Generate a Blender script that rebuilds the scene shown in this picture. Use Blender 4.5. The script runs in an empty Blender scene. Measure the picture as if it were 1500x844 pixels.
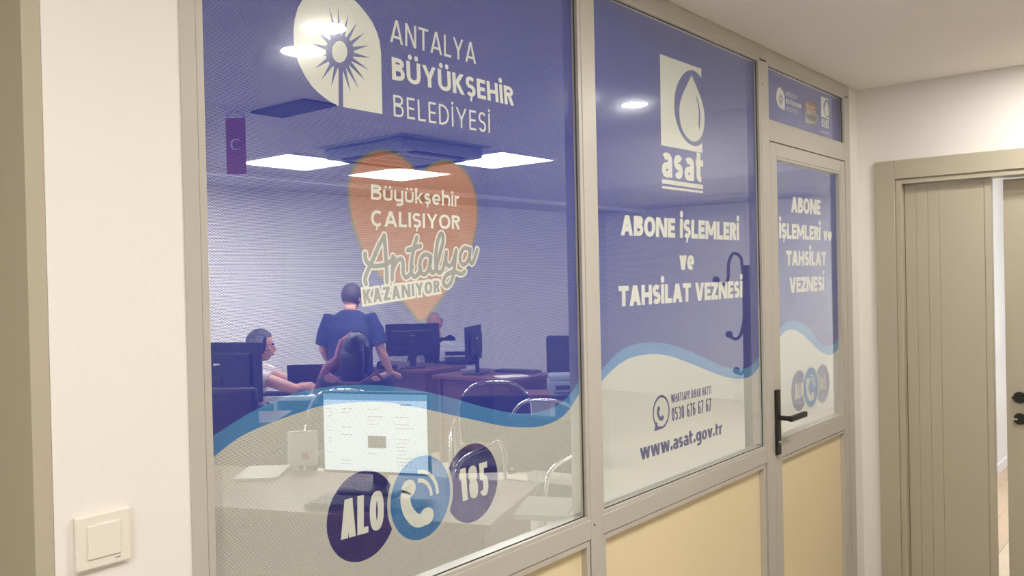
import bpy, bmesh, math, random
from mathutils import Vector, Matrix
import numpy as np
random.seed(4)
R = math.radians
SC = bpy.context.scene
COL = SC.collection

# ---------------------------------------------------------------- camera
F_PX, YAW, PITCH, ROLL = 1262.0, R(39.5), R(-0.553), R(1.256)
EYE = 1.56
_f = np.array([math.cos(YAW)*math.cos(PITCH), math.sin(YAW)*math.cos(PITCH), math.sin(PITCH)])
_r = np.array([math.sin(YAW), -math.cos(YAW), 0.0])
_d = np.cross(_f, _r)
_c, _s = math.cos(ROLL), math.sin(ROLL)
AX = (_c*_r+_s*_d, -_s*_r+_c*_d, _f)
cam = bpy.data.cameras.new('camera'); co = bpy.data.objects.new('camera', cam); COL.objects.link(co)
cam.sensor_width = 36; cam.lens = F_PX/1500*36; cam.clip_start = .02
m = Matrix(((AX[0][0], -AX[1][0], -AX[2][0]), (AX[0][1], -AX[1][1], -AX[2][1]), (AX[0][2], -AX[1][2], -AX[2][2])))
co.matrix_world = Matrix.Translation((0, 0, EYE)) @ m.to_4x4()
SC.camera = co
# ---------------------------------------------------------------- world, exposure
w = bpy.data.worlds.new('world'); SC.world = w; w.use_nodes = True
w.node_tree.nodes['Background'].inputs[0].default_value = (1, .95, .9, 1)
w.node_tree.nodes['Background'].inputs[1].default_value = .25
vs = SC.view_settings; SC.display_settings.display_device = 'sRGB'
vs.view_transform = 'Standard'; vs.look = 'None'; vs.gamma = 1; vs.exposure = 0; vs.use_curve_mapping = False
SC.cycles.transparent_max_bounces = 24
SC.cycles.max_bounces = 8; SC.cycles.diffuse_bounces = 5; SC.cycles.glossy_bounces = 4
SC.cycles.sample_clamp_indirect = 25
SC.cycles.caustics_reflective = False; SC.cycles.caustics_refractive = False
# lamp strengths (radiance of the diffusers)
DOWN_L, DOWN_COL = 230, (1, .955, .895)
PANEL_L, PANEL_COL = 42, (1, .98, .95)

# ---------------------------------------------------------------- geometry constants (metres)
GL, FACE, BACK = 1.400, 1.380, 1.438       # glass plane, frame front, frame back
CEIL = EYE+.896
END = 4.379
def pxp(x, y, Y=GL):                        # where the sight line of a photo point meets the vertical plane y = Y
    v = AX[0]*(x-750)/F_PX+AX[1]*(y-422)/F_PX+AX[2]
    v = v*Y/v[1]
    return (v[0], v[2]+EYE)

# ---------------------------------------------------------------- materials
def lin(c): return tuple((x/255/12.92 if x/255 <= .04045 else ((x/255+.055)/1.055)**2.4) for x in c)
def mat(name, col, rough=.5, metal=0, bump=0, bscale=60, var=0, vscale=4, spec=.5, sheen=0, coat=0, emit=None):
    M = bpy.data.materials.new(name); M.use_nodes = True
    nt = M.node_tree; b = nt.nodes['Principled BSDF']
    b.inputs['Base Color'].default_value = (*col, 1); b.inputs['Roughness'].default_value = rough
    b.inputs['Metallic'].default_value = metal; b.inputs['Specular IOR Level'].default_value = spec
    if coat: b.inputs['Coat Weight'].default_value = coat
    if sheen: b.inputs['Sheen Weight'].default_value = sheen
    if emit:
        b.inputs['Emission Color'].default_value = (*emit[0], 1); b.inputs['Emission Strength'].default_value = emit[1]
    if var or bump:
        tc = nt.nodes.new('ShaderNodeTexCoord')
    if var:
        n = nt.nodes.new('ShaderNodeTexNoise'); n.inputs['Scale'].default_value = vscale; n.inputs['Detail'].default_value = 5
        nt.links.new(tc.outputs['Object'], n.inputs['Vector'])
        mx = nt.nodes.new('ShaderNodeMix'); mx.data_type = 'RGBA'
        mx.inputs[6].default_value = (*[c*(1-var) for c in col], 1); mx.inputs[7].default_value = (*[min(1, c*(1+var)) for c in col], 1)
        nt.links.new(n.outputs['Fac'], mx.inputs[0]); nt.links.new(mx.outputs[2], b.inputs['Base Color'])
    if bump:
        n = nt.nodes.new('ShaderNodeTexNoise'); n.inputs['Scale'].default_value = bscale; n.inputs['Detail'].default_value = 4
        nt.links.new(tc.outputs['Object'], n.inputs['Vector'])
        bp = nt.nodes.new('ShaderNodeBump'); bp.inputs['Strength'].default_value = bump; bp.inputs['Distance'].default_value = .002
        nt.links.new(n.outputs['Fac'], bp.inputs['Height']); nt.links.new(bp.outputs['Normal'], b.inputs['Normal'])
    return M
M = {}
M['wall'] = mat('wall_paint', (.81, .785, .745), .75, bump=.25, bscale=90, var=.015, vscale=2)
M['wall_grey'] = mat('grey_wall_paint', (.52, .50, .47), .75)  # unseen opposite wall, darkened to weaken its reflection in the glass
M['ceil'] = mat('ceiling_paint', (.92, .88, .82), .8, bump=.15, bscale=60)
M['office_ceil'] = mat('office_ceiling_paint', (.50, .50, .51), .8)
M['white_wall'] = mat('office_wall_paint', (.80, .79, .79), .8)
M['cool_wall'] = mat('side_room_paint', (.84, .85, .86), .7)
M['frame'] = mat('powder_coated_profile', (.49, .465, .41), .34, bump=.05, bscale=300, spec=.5)
M['gasket'] = mat('rubber_gasket', (.05, .05, .05), .6)
M['cream'] = mat('cream_laminate', (.80, .68, .43), .38, var=.02, vscale=1.5)
M['olive'] = mat('olive_beige_paint', (.46, .415, .315), .42, bump=.08, bscale=150, var=.02, vscale=3)
M['switch'] = mat('switch_plastic', (.80, .75, .67), .3)
M['black'] = mat('black_metal', (.012, .012, .012), .35)
M['chrome'] = mat('chrome', (.75, .75, .75), .12, metal=1)
M['floor'] = mat('floor_stone', (.44, .39, .33), .4, var=.06)
M['office_floor'] = mat('office_floor_vinyl', (.50, .47, .42), .4, var=.05)
M['oak'] = mat('oak_plank', (.56, .42, .29), .45, var=.16, vscale=7)
M['oak2'] = mat('oak_plank_pale', (.66, .53, .39), .45, var=.14, vscale=9)
M['desk'] = mat('reddish_desk_veneer', (.12, .045, .03), .35, var=.2, vscale=6)
M['blackpl'] = mat('black_plastic', (.014, .014, .017), .4)
M['darkpl'] = mat('dark_grey_plastic', (.05, .05, .06), .45)
M['whitepl'] = mat('white_plastic', (.50, .50, .50), .4)
M['greypl'] = mat('grey_blue_plastic', (.28, .33, .38), .4)
M['paper'] = mat('paper', (.55, .54, .52), .7)
M['darkfab'] = mat('dark_chair_fabric', (.015, .017, .028), .85)
M['navyfab'] = mat('navy_shirt_fabric', (.018, .03, .085), .85)
M['blackfab'] = mat('black_clothing', (.012, .011, .014), .85)
M['greyfab'] = mat('dark_grey_vest', (.06, .065, .065), .85)
M['redfab'] = mat('dusty_red_scarf', (.28, .11, .11), .8)
M['creamfab'] = mat('cream_blouse', (.55, .48, .42), .8)
M['skin'] = mat('skin', (.52, .27, .19), .5)
M['hair'] = mat('dark_hair', (.012, .008, .006), .5)
M['hairb'] = mat('brown_hair', (.035, .015, .012), .5)
M['hairg'] = mat('greying_hair', (.07, .06, .055), .6)
M['eye'] = mat('eye', (.02, .015, .01), .2)
M['lip'] = mat('lip', (.35, .10, .09), .4)
M['red'] = mat('red_cloth', (.33, .10, .13), .7)
M['screen'] = mat('lit_screen_page', (.05, .05, .05), .3, emit=(lin((222, 232, 240)), 1.7))
M['screen_bar'] = mat('lit_screen_toolbar', (.05, .05, .05), .3, emit=(lin((165, 205, 232)), .9))
M['screen_text'] = mat('lit_screen_lines', (.05, .05, .05), .3, emit=(lin((185, 195, 205)), .9))
M['screen_box'] = mat('lit_screen_dialog', (.05, .05, .05), .3, emit=(lin((120, 120, 112)), .6))
M['downlight'] = mat('downlight_diffuser', (.8, .8, .8), .5, emit=(DOWN_COL, DOWN_L))
M['panel'] = mat('led_panel_diffuser', (.8, .8, .8), .5, emit=(PANEL_COL, PANEL_L))
M['sidelamp'] = mat('side_room_diffuser', (.8, .8, .8), .5, emit=((.93, .97, 1), 70))
M['metalwhite'] = mat('white_metal', (.75, .75, .74), .4)
M['vent'] = mat('dark_air_return', (.03, .04, .07), .6)

def glass_mat():
    g = bpy.data.materials.new('pane_glass'); g.use_nodes = True; nt = g.node_tree; nt.nodes.clear()
    out = nt.nodes.new('ShaderNodeOutputMaterial'); mx = nt.nodes.new('ShaderNodeMixShader')
    tr = nt.nodes.new('ShaderNodeBsdfTransparent'); tr.inputs[0].default_value = (.97, .985, .975, 1)
    gl = nt.nodes.new('ShaderNodeBsdfGlossy'); gl.inputs['Roughness'].default_value = 0.0
    fr = nt.nodes.new('ShaderNodeFresnel'); fr.inputs[0].default_value = 1.5
    ge = nt.nodes.new('ShaderNodeNewGeometry')
    inv = nt.nodes.new('ShaderNodeMath'); inv.operation = 'SUBTRACT'; inv.inputs[0].default_value = 1
    mu = nt.nodes.new('ShaderNodeMath'); mu.operation = 'MULTIPLY'
    nt.links.new(ge.outputs['Backfacing'], inv.inputs[1]); nt.links.new(inv.outputs[0], mu.inputs[0]); nt.links.new(fr.outputs[0], mu.inputs[1])
    nt.links.new(mu.outputs[0], mx.inputs[0]); nt.links.new(tr.outputs[0], mx.inputs[1]); nt.links.new(gl.outputs[0], mx.inputs[2])
    nt.links.new(mx.outputs[0], out.inputs[0])
    return g
M['glass'] = glass_mat()

# perforated window film: the holes are a hexagonal grid fixed in the film's plane, so every printed layer is pierced at the same spots
PITCH_H, HOLE = .0027, .322
def film_mat(name, col, rough=.13, hole=HOLE, grad=None):
    g = bpy.data.materials.new(name); g.use_nodes = True; nt = g.node_tree; b = nt.nodes['Principled BSDF']
    out = nt.nodes['Material Output']
    b.inputs['Base Color'].default_value = (*col, 1); b.inputs['Roughness'].default_value = rough; b.inputs['Specular IOR Level'].default_value = .12
    def mth(op, a, c=None, v=None):
        n = nt.nodes.new('ShaderNodeMath'); n.operation = op
        for i, x in enumerate((a, c, v)):
            if x is None: continue
            if isinstance(x, (int, float)): n.inputs[i].default_value = x
            else: nt.links.new(x, n.inputs[i])
        return n.outputs[0]
    ge = nt.nodes.new('ShaderNodeNewGeometry'); sp = nt.nodes.new('ShaderNodeSeparateXYZ'); nt.links.new(ge.outputs['Position'], sp.inputs[0])
    u = mth('DIVIDE', sp.outputs['X'], PITCH_H); v = mth('DIVIDE', sp.outputs['Z'], PITCH_H*.866)
    row = mth('FLOOR', v); off = mth('MULTIPLY', mth('MODULO', row, 2), .5)
    fx = mth('SUBTRACT', mth('FRACT', mth('ADD', u, off)), .5)
    fz = mth('MULTIPLY', mth('SUBTRACT', mth('FRACT', v), .5), .866)
    d = mth('SQRT', mth('ADD', mth('MULTIPLY', fx, fx), mth('MULTIPLY', fz, fz)))
    hl = mth('LESS_THAN', d, hole)
    tr = nt.nodes.new('ShaderNodeBsdfTransparent'); mx = nt.nodes.new('ShaderNodeMixShader')
    nt.links.new(hl, mx.inputs[0]); nt.links.new(b.outputs[0], mx.inputs[1]); nt.links.new(tr.outputs[0], mx.inputs[2])
    nt.links.new(mx.outputs[0], out.inputs[0])
    if grad:   # printed gradient of the heart
        z0, z1, c2 = grad
        mr = nt.nodes.new('ShaderNodeMapRange'); mr.inputs[1].default_value = z0; mr.inputs[2].default_value = z1
        nt.links.new(sp.outputs['Z'], mr.inputs[0])
        mc = nt.nodes.new('ShaderNodeMix'); mc.data_type = 'RGBA'; mc.inputs[6].default_value = (*col, 1); mc.inputs[7].default_value = (*c2, 1)
        nt.links.new(mr.outputs[0], mc.inputs[0]); nt.links.new(mc.outputs[2], b.inputs['Base Color'])
    return g
M['f_blue'] = film_mat('film_print_blue', (.016, .034, .40))
M['f_band'] = film_mat('film_print_light_blue', (.075, .30, .72))
M['f_white'] = film_mat('film_print_white', (.80, .775, .73))
M['f_letter'] = film_mat('film_print_cream', (.93, .91, .85), hole=.26)
M['f_navy'] = film_mat('film_print_navy', (.028, .026, .22))
M['f_navytext'] = film_mat('film_print_navy_text', (.025, .028, .20), hole=.22)
M['f_phone'] = film_mat('film_print_phone_blue', (.05, .25, .62))
M['f_heart'] = film_mat('film_print_heart', (.52, .19, .10), grad=(1.35, 1.8, (.50, .13, .05)))
M['f_edge'] = film_mat('film_print_olive_line', (.16, .16, .10))
M['f_grey'] = film_mat('film_print_grey', (.27, .26, .24))

# ---------------------------------------------------------------- object helpers
def link(o, parent=None, **kw):
    COL.objects.link(o)
    if parent is not None: o.parent = parent
    for k, v in kw.items(): o[k] = v
    return o
def empty(name, loc=(0, 0, 0), rz=0, **kw):
    o = bpy.data.objects.new(name, None); o.empty_display_size = .05
    o.location = loc; o.rotation_euler = (0, 0, rz)
    return link(o, **kw)
class MB:
    def __init__(s): s.bm = bmesh.new()
    def box(s, x0, x1, y0, y1, z0, z1, bev=0, rot=None, loc=None):
        r = bmesh.ops.create_cube(s.bm, size=1)
        vs_ = r['verts']
        for v in vs_:
            v.co = Vector(((x0+x1)/2+v.co.x*(x1-x0), (y0+y1)/2+v.co.y*(y1-y0), (z0+z1)/2+v.co.z*(z1-z0)))
        if bev:
            es = list({e for v in vs_ for e in v.link_edges})
            r2 = bmesh.ops.bevel(s.bm, geom=es, offset=bev, segments=2, affect='EDGES', profile=.6)
            vs_ = r2['verts'] if rot is None and loc is None else list({v for f in r2['faces'] for v in f.verts} | {v for v in vs_ if v.is_valid})
        if rot is not None or loc is not None:
            T = Matrix.Translation(loc or (0, 0, 0)) @ (rot or Matrix.Identity(4))
            allv = set(vs_)
            st = list(allv)
            while st:
                v = st.pop()
                for e in v.link_edges:
                    o = e.other_vert(v)
                    if o not in allv: allv.add(o); st.append(o)
            for v in allv: v.co = T @ v.co
        return s
    def poly(s, pts):
        vs_ = [s.bm.verts.new(p) for p in pts]
        try: s.bm.faces.new(vs_)
        except ValueError: pass
        return s
    def tube(s, pts, rad, n=10, closed=False, ell=None, side=None):
        # round or elliptical tube through points; ell = list of (rx, ry) and side = fixed side vector
        P = [Vector(p) for p in pts]; N = len(P); rings = []
        ref = Vector(side) if side else None; prev = None
        for i, p in enumerate(P):
            a = P[(i-1) % N] if (closed or i) else p; b = P[(i+1) % N] if (closed or i < N-1) else p
            t = (b-a).normalized()
            if ref is not None: u = (ref-t*ref.dot(t)).normalized()
            else:
                if prev is None:
                    q = Vector((0, 0, 1)) if abs(t.z) < .9 else Vector((1, 0, 0)); u = (q-t*q.dot(t)).normalized()
                else: u = (prev-t*prev.dot(t)).normalized()
                prev = u
            v = t.cross(u)
            rr = rad[i] if isinstance(rad, (list, tuple)) else rad
            ra, rb = (ell[i] if ell else (rr, rr))
            rings.append([s.bm.verts.new(p+u*ra*math.cos(k*2*math.pi/n)+v*rb*math.sin(k*2*math.pi/n)) for k in range(n)])
        for i in range(N if closed else N-1):
            A, B = rings[i], rings[(i+1) % N]
            for k in range(n): s.bm.faces.new((A[k], A[(k+1) % n], B[(k+1) % n], B[k]))
        if not closed:
            s.bm.faces.new(rings[0][::-1]); s.bm.faces.new(rings[-1])
        return s
    def ball(s, c, r, seg=16, sc=(1, 1, 1), rot=None):
        r_ = bmesh.ops.create_uvsphere(s.bm, u_segments=seg, v_segments=max(6, seg//2+2), radius=r)
        for v in r_['verts']:
            q = Vector((v.co.x*sc[0], v.co.y*sc[1], v.co.z*sc[2]))
            if rot: q = rot @ q
            v.co = q+Vector(c)
        return s
    def disc(s, c, r, h, n=32, axis='z'):
        r_ = bmesh.ops.create_cone(s.bm, cap_ends=True, segments=n, radius1=r, radius2=r, depth=h)
        for v in r_['verts']:
            q = v.co
            if axis == 'y': q = Vector((q.x, q.z, q.y))
            elif axis == 'x': q = Vector((q.z, q.y, q.x))
            v.co = q+Vector(c)
        return s
    def mesh(s, name, smooth=False):
        bmesh.ops.recalc_face_normals(s.bm, faces=s.bm.faces[:])
        me = bpy.data.meshes.new(name); s.bm.to_mesh(me); s.bm.free()
        if smooth:
            for p in me.polygons: p.use_smooth = True
        return me
    def build(s, name, material, parent=None, smooth=False, loc=None, rot=None, **kw):
        me = s.mesh(name, smooth); me.materials.append(material)
        o = bpy.data.objects.new(name, me)
        if loc: o.location = loc
        if rot: o.rotation_euler = rot
        return link(o, parent, **kw)
def box(name, material, x0, x1, y0, y1, z0, z1, parent=None, bev=0, **kw):
    return MB().box(x0, x1, y0, y1, z0, z1, bev).build(name, material, parent, **kw)

# ================================================================= SETTING
S = dict(kind='structure')
fl = box('floor', M['floor'], -2.6, END, -1.0, BACK, -.05, 0, **S)
cl = box('ceiling', M['ceil'], -2.6, END, -1.0, 1.38+.06, CEIL, CEIL+.08, **S)
# pillar with the light switch: coplanar with the glazed partition
box('wall_left', M['wall'], .564, .79, 1.383, 1.62, 0, CEIL, **S)
# doorway left of the pillar: painted jamb lining
jb = MB().box(.536, .5638, 1.3835, 1.80, 0, CEIL, .001)
jb.build('trim_1', M['olive'], **S)
box('wall_front_left', M['wall'], -2.6, -.35, 1.383, 1.62, 0, CEIL, **S)
o = box('wall_beyond_jamb', M['olive'], -.35, .536, 1.80, 1.86, 0, CEIL, **S); o.name = 'wall_alcove'
box('ceiling_alcove', M['ceil'], -.35, .536, 1.44, 1.80, CEIL, CEIL+.08, **S)
box('wall_near', M['wall_grey'], -2.7, END, -1.1, -1.0, 0, CEIL, **S)
box('wall_behind', M['wall'], -2.7, -2.6, -1.0, 1.6, 0, CEIL, **S)
# narrow wall strip between the partition and the corner
box('wall_strip', M['wall'], 4.263, END+.10, 1.383, BACK, 0, CEIL, **S)
# end wall around the door opening (opening y -0.15 .. 1.21)
OY0, OY1, OH = -.12, 1.19, EYE+.425
ew = MB().box(END, END+.10, OY1, 1.383, 0, CEIL).box(END, END+.10, -1.0, OY0, 0, CEIL).box(END, END+.10, OY0, OY1, OH, CEIL)
ew.build('wall_end', M['wall'], **S)

# ---- glazed partition, the setting's window
XL0, XL1, XL2 = .79, .82, .836
X1a, X1b, X2a, X2b = 1.988, 2.074, 3.212, 3.302
XR0, XR1 = 4.188, 4.263
ZT = EYE+.830            # underside of top rail / top of panes
ZB = EYE-.672            # top of middle rail
ZR = EYE-.742            # bottom of middle rail
TZ0, TZ1 = EYE+.531, EYE+.616   # transom rail
part = empty('window_1', (0, 0, 0), kind='structure')
def prof(name, x0, x1, z0, z1, y0=FACE, y1=BACK, bev=.002, parent=part, m_='frame', **kw):
    return MB().box(x0, x1, y0, y1, z0, z1, bev).build(name, M[m_], parent, **kw)
prof('post', XL0, XL1, 0, CEIL-.002)
prof('post', X1a+.014, X1b-.012, 0, CEIL-.06)
prof('post', X2a+.012, X2b, 0, CEIL-.06)
prof('post', XR0+.004, XR1, 0, CEIL-.06)
prof('top_rail', XL1, XR1, ZT+.014, CEIL-.002)
prof('middle_rail', XL1, X1a+.014, ZR+.004, ZB-.010)
prof('middle_rail', X1b-.012, X2a+.012, ZR+.004, ZB-.010)
prof('transom_rail', X2b, XR0+.004, TZ0, TZ1-.010)
prof('bottom_rail', XL1, X1a+.014, .0, .09)
prof('bottom_rail', X1b-.012, X2a+.012, .0, .09)
def beads(x0, x1, z0, z1, w_=.015, y0=FACE+.0025, y1=BACK-.004, parent=part):
    prof('glazing_bead', x0-w_, x0, z0-w_, z1+w_, y0, y1, .0015, parent)
    prof('glazing_bead', x1, x1+w_, z0-w_, z1+w_, y0, y1, .0015, parent)
    prof('glazing_bead', x0, x1, z1, z1+w_, y0, y1, .0015, parent)
    prof('glazing_bead', x0, x1, z0-w_, z0, y0, y1, .0015, parent)
def gasket(x0, x1, z0, z1, parent=part):
    g = MB(); t = .0022
    g.box(x0, x0+t, GL-.008, GL-.005, z0, z1).box(x1-t, x1, GL-.008, GL-.005, z0, z1).box(x0, x1, GL-.008, GL-.005, z0, z0+t).box(x0, x1, GL-.008, GL-.005, z1-t, z1)
    g.build('gasket', M['gasket'], parent)
P1 = (XL2, X1a, ZB, ZT); P2 = (X1b, X2a, ZB, ZT); P3 = (X2b+.004, XR0, TZ1, ZT)
for p in (P1, P2, P3):
    beads(*p); gasket(*p)
    MB().box(p[0]+.001, p[1]-.001, GL-.005, GL-.0008, p[2]+.001, p[3]-.001).build('glass_pane', M['glass'], part)
for p in ((XL2+.005, X1a-.006, .10, ZR-.014), (X1b+.005, X2a-.018, .10, ZR-.014)):
    beads(*p, w_=.016)
    box('lower_panel', M['cream'], p[0]-.004, p[1]+.004, FACE+.022, FACE+.034, p[2]-.004, p[3]+.004, part)
# screws in the posts
for x, z in ((X2a+.028, EYE+.745), (X1a+.030, EYE-.700)):
    MB().disc((x, FACE-.0003, z), .0035, .001, 12, 'y').build('screw', M['gasket'], part)

# ---- glazed door leaf in the partition
door = empty('door_1', (3.31, FACE, 0), kind='structure')
DX0, DX1, DZ1 = X2b+.004, XR0-.002, TZ0-.004
def dprof(name, x0, x1, z0, z1, y0=FACE+.001, y1=BACK-.006, m_='frame', bev=.002):
    b = MB().box(x0, x1, y0, y1, z0, z1, bev); o = b.build(name, M[m_], None); o.parent = door; o.location = (-3.31, -FACE, 0); return o
DG = (DX0+.072, DX1-.070, ZB+.006, EYE+.462)
dprof('leaf_stile', DX0, DG[0]-.012, .01, DZ1); dprof('leaf_stile', DG[1]+.012, DX1, .01, DZ1)
dprof('leaf_rail', DG[0]-.012, DG[1]+.012, DG[3]+.012, DZ1); dprof('leaf_rail', DG[0]-.012, DG[1]+.012, ZR, DG[2]-.012)
dprof('leaf_rail', DG[0]-.012, DG[1]+.012, .01, .10)
for (a, b_, c, d) in (DG, (DG[0], DG[1], .115, ZR-.016)):
    y0, y1 = FACE+.0035, BACK-.01
    dprof('glazing_bead', a-.013, a, c-.013, d+.013, y0, y1); dprof('glazing_bead', b_, b_+.013, c-.013, d+.013, y0, y1)
    dprof('glazing_bead', a, b_, d, d+.013, y0, y1); dprof('glazing_bead', a, b_, c-.013, c, y0, y1)
dprof('glass_pane', DG[0]+.001, DG[1]-.001, DG[2]+.001, DG[3]-.001, GL-.005, GL-.0008, 'glass', 0)
dprof('lower_panel', DG[0]-.004, DG[1]+.004, .11, ZR-.012, FACE+.022, FACE+.034, 'cream', 0)
hx, hz = 3.318, EYE-.590
hp = MB().box(hx-.017, hx+.017, FACE-.012, FACE+.001, EYE-.722, EYE-.462, .004).build('handle_plate', M['black'], door); hp.location = (-3.31, -FACE, 0)
lv = MB().tube([(hx, FACE-.012, EYE-.574), (hx, FACE-.060, EYE-.574)], .010, 14)
lv.box(hx-.012, hx+.150, FACE-.070, FACE-.052, EYE-.585, EYE-.563, .004)
lo = lv.build('lever', M['black'], hp)
kc = MB().disc((hx, FACE-.013, EYE-.672), .0085, .006, 16, 'y').build('key_cylinder', M['chrome'], hp)

# ---- end-wall double door (olive panels)
cs = MB()
cs.box(END-.020, END, 1.206, 1.296, 0, EYE+.531, .003)
cs.build('trim_2', M['olive'], **S)
MB().box(END-.021, END, OY0-.10, 1.2055, EYE+.441, EYE+.531, .003).build('trim_3', M['olive'], **S)
jm = MB().box(END-.010, END+.10, 1.178, 1.2055, 0, EYE+.441, .003).box(END-.010, END+.10, OY0-.03, 1.178, EYE+.416, EYE+.4405, .003)
jm.box(END-.010, END+.10, OY0-.03, OY0, 0, EYE+.416, .003).box(END-.020, END, OY0-.12, OY0-.03, 0, EYE+.44, .003)
jm.build('trim_4', M['olive'], **S)
d2 = empty('door_2', (END+.04, 1.17, 0), kind='structure')
def dbox(name, y0, y1, z0, z1, x0=END+.035, x1=END+.06, m_='olive', bev=.0025):
    o = MB().box(x0, x1, y0, y1, z0, z1, bev).build(name, M[m_], d2); o.location = (-END-.04, -1.17, 0); return o
k_ = 1+.035/END
ys = [1.176, 1.116*k_, 1.065*k_, 1.015*k_, .827*k_]
for a, b_ in zip(ys[1:], ys[:-1]): dbox('door_board', a+.0002, b_-.0002, .008, EYE+.412, bev=.0018)
dbox('door_core', .81, 1.176, .006, EYE+.413, END+.045, END+.075)
dbox('edge_strip', .800*k_, .827*k_-.0008, .008, EYE+.412, END+.030, END+.078)
d3 = empty('door_3', (END+.06, OY0+.002, 0), kind='structure')
LW = .887
lf = MB().box(0, .04, 0, LW, .008, EYE+.408, .003).build('door_leaf', M['olive'], d3)
for zz, nm in ((EYE-.585, 'thumb_turn'), (EYE-.682, 'key_rosette')):
    ro = MB().disc((-.005, LW-.055, zz), .026, .010, 24, 'x').build('rosette', M['black'], d3)
    if nm == 'thumb_turn': MB().box(-.03, -.010, LW-.055-.028, LW-.055+.028, zz-.006, zz+.006, .004).build('thumb_turn', M['black'], ro)
    else: MB().box(-.04, -.010, LW-.052, LW-.038, zz-.002, zz+.006, .001).disc((-.045, LW-.040, zz+.002), .010, .003, 16, 'y').build('key', M['chrome'], ro)
d3.rotation_euler = (0, 0, R(-2.2))

# ---- side room beyond the end wall
sr = box('floor_side_room', M['oak'], END+.0, 9.2, -1.6, 1.34, -.05, -.012, **S)
py = -.30
i = 0
while py < 1.338:
    px_ = 4.40 - random.random()*.9
    while px_ < 9.1:
        L_ = 1.2
        x0, x1 = max(px_, END+.001), min(px_+L_, 9.1)
        if x1-x0 > .05:
            b = MB().box(x0+.0008, x1-.0008, py+.0008, min(py+.14, 1.34)-.0008, -.012, 0, .001)
            b.build('plank', M['oak' if (i*7) % 3 else 'oak2'], sr)
        px_ += L_; i += 1
    py += .14
box('wall_side_left', M['cool_wall'], END+.10, 9.2, 1.34, 1.438, 0, 2.6, **S)
box('wall_side_far', M['cool_wall'], 9.1, 9.2, -1.6, 1.34, 0, 2.6, **S)
box('wall_side_right', M['cool_wall'], END+.10, 9.2, -1.7, -1.6, 0, 2.6, **S)
box('ceiling_side_room', M['ceil'], END+.10, 9.2, -1.6, 1.34, 2.6, 2.66, **S)
box('baseboard_side', M['cool_wall'], END+.10, 9.1, 1.328, 1.3395, .0, .07, **S)
def lamp_panel(x, y, z, s_, m_, lab, group, name='ceiling_light_panel'):
    t = empty(name, (x, y, z), label=lab, category='ceiling light')
    if group: t['group'] = group
    h = s_/2; b = MB()
    for a in ((-h, h, -h, -h+.022), (-h, h, h-.022, h), (-h, -h+.022, -h+.022, h-.022), (h-.022, h, -h+.022, h-.022)):
        b.box(a[0], a[1], a[2], a[3], -.014, 0)
    b.build('panel_frame', M['metalwhite'], t)
    MB().box(-h+.022, h-.022, -h+.022, h-.022, -.006, 0).build('diffuser', M[m_], t)
    return t
lamp_panel(6.2, 0.2, 2.6, .6, 'sidelamp', 'square white light panel on the ceiling of the side room behind the olive door', None)  # added panel, out of view, makes the side room's wall bright

# ---- office behind the partition
OX0, OX1, OYB = .70, 10.05, 6.9
box('floor_office', M['office_floor'], .3, OX1, BACK, OYB, -.05, 0, **S)
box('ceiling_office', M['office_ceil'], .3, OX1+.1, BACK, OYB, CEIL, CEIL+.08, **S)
box('wall_office_back', M['white_wall'], .3, OX1+.1, OYB, OYB+.1, 0, CEIL, **S)
box('wall_office_right', M['white_wall'], OX1, OX1+.1, BACK, OYB, 0, CEIL, **S)
box('wall_office_left', M['white_wall'], .3, .4, 1.86, OYB, 0, CEIL, **S)
box('wall_office_front', M['white_wall'], END+.10, OX1+.1, BACK+.0, BACK+.10, 0, CEIL, **S)
box('trim_5', M['white_wall'], .4, OX1, 5.95, 6.0, CEIL-.035, CEIL, **S)
for i, (x, y) in enumerate(((3.86, 5.18), (4.88, 4.14), (4.90, 5.22))):
    lamp_panel(x, y, CEIL, .64, 'panel', ['square lit ceiling panel left of the air conditioner, behind the film',
        'square lit ceiling panel right of the air conditioner, behind the film',
        'square lit ceiling panel below the air conditioner, seen through the printed heart'][i], 'lit panels in the office ceiling')
for x, y in ((1.0, 4.3), (2.2, 5.3), (3.1, 6.3), (7.4, 2.0), (8.3, 2.1), (9.2, 2.3)):  # unseen panels, added to lift the light on the office walls
    lamp_panel(x, y, CEIL, .6, 'panel', 'square lit ceiling panel of the office outside the frame', 'more panels in the office ceiling')
# cassette air conditioner
ac = empty('ceiling_air_conditioner', (3.98, 4.18, CEIL), label='square white cassette air conditioner on the office ceiling above the printed heart', category='air conditioner')
MB().box(-.37, .37, -.37, .37, -.085, -.012, .02).box(-.41, .41, -.41, .41, -.012, 0, .004).build('housing', M['greypl'], ac)
MB().box(-.24, .24, -.24, .24, -.092, -.085, .004).build('intake_grille', M['whitepl'], ac)
for k in range(9): MB().box(-.22, .22, -.205+k*.05, -.19+k*.05, -.096, -.092).build('grille_slat', M['greypl'], ac)
for a in range(4):
    rot = Matrix.Rotation(a*math.pi/2, 4, 'Z')
    MB().box(-.24, .24, .275, .345, -.088, -.084, .001, rot=rot).build('air_slot', M['vent'], ac)
    MB().box(-.23, .23, .28, .335, -.093, -.089, .001, rot=rot).build('louver', M['darkpl'], ac)
vt = empty('ceiling_air_vent', (2.68, 3.62, CEIL), label='dark square air vent in the office ceiling below the palm emblem', category='vent')
MB().box(-.10, .10, -.22, .22, -.012, 0, .002).build('vent_frame', M['vent'], vt)
for k in range(7): MB().box(-.085+k*.025, -.070+k*.025, -.20, .20, -.018, -.012).build('vent_slat', M['vent'], vt)
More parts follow.
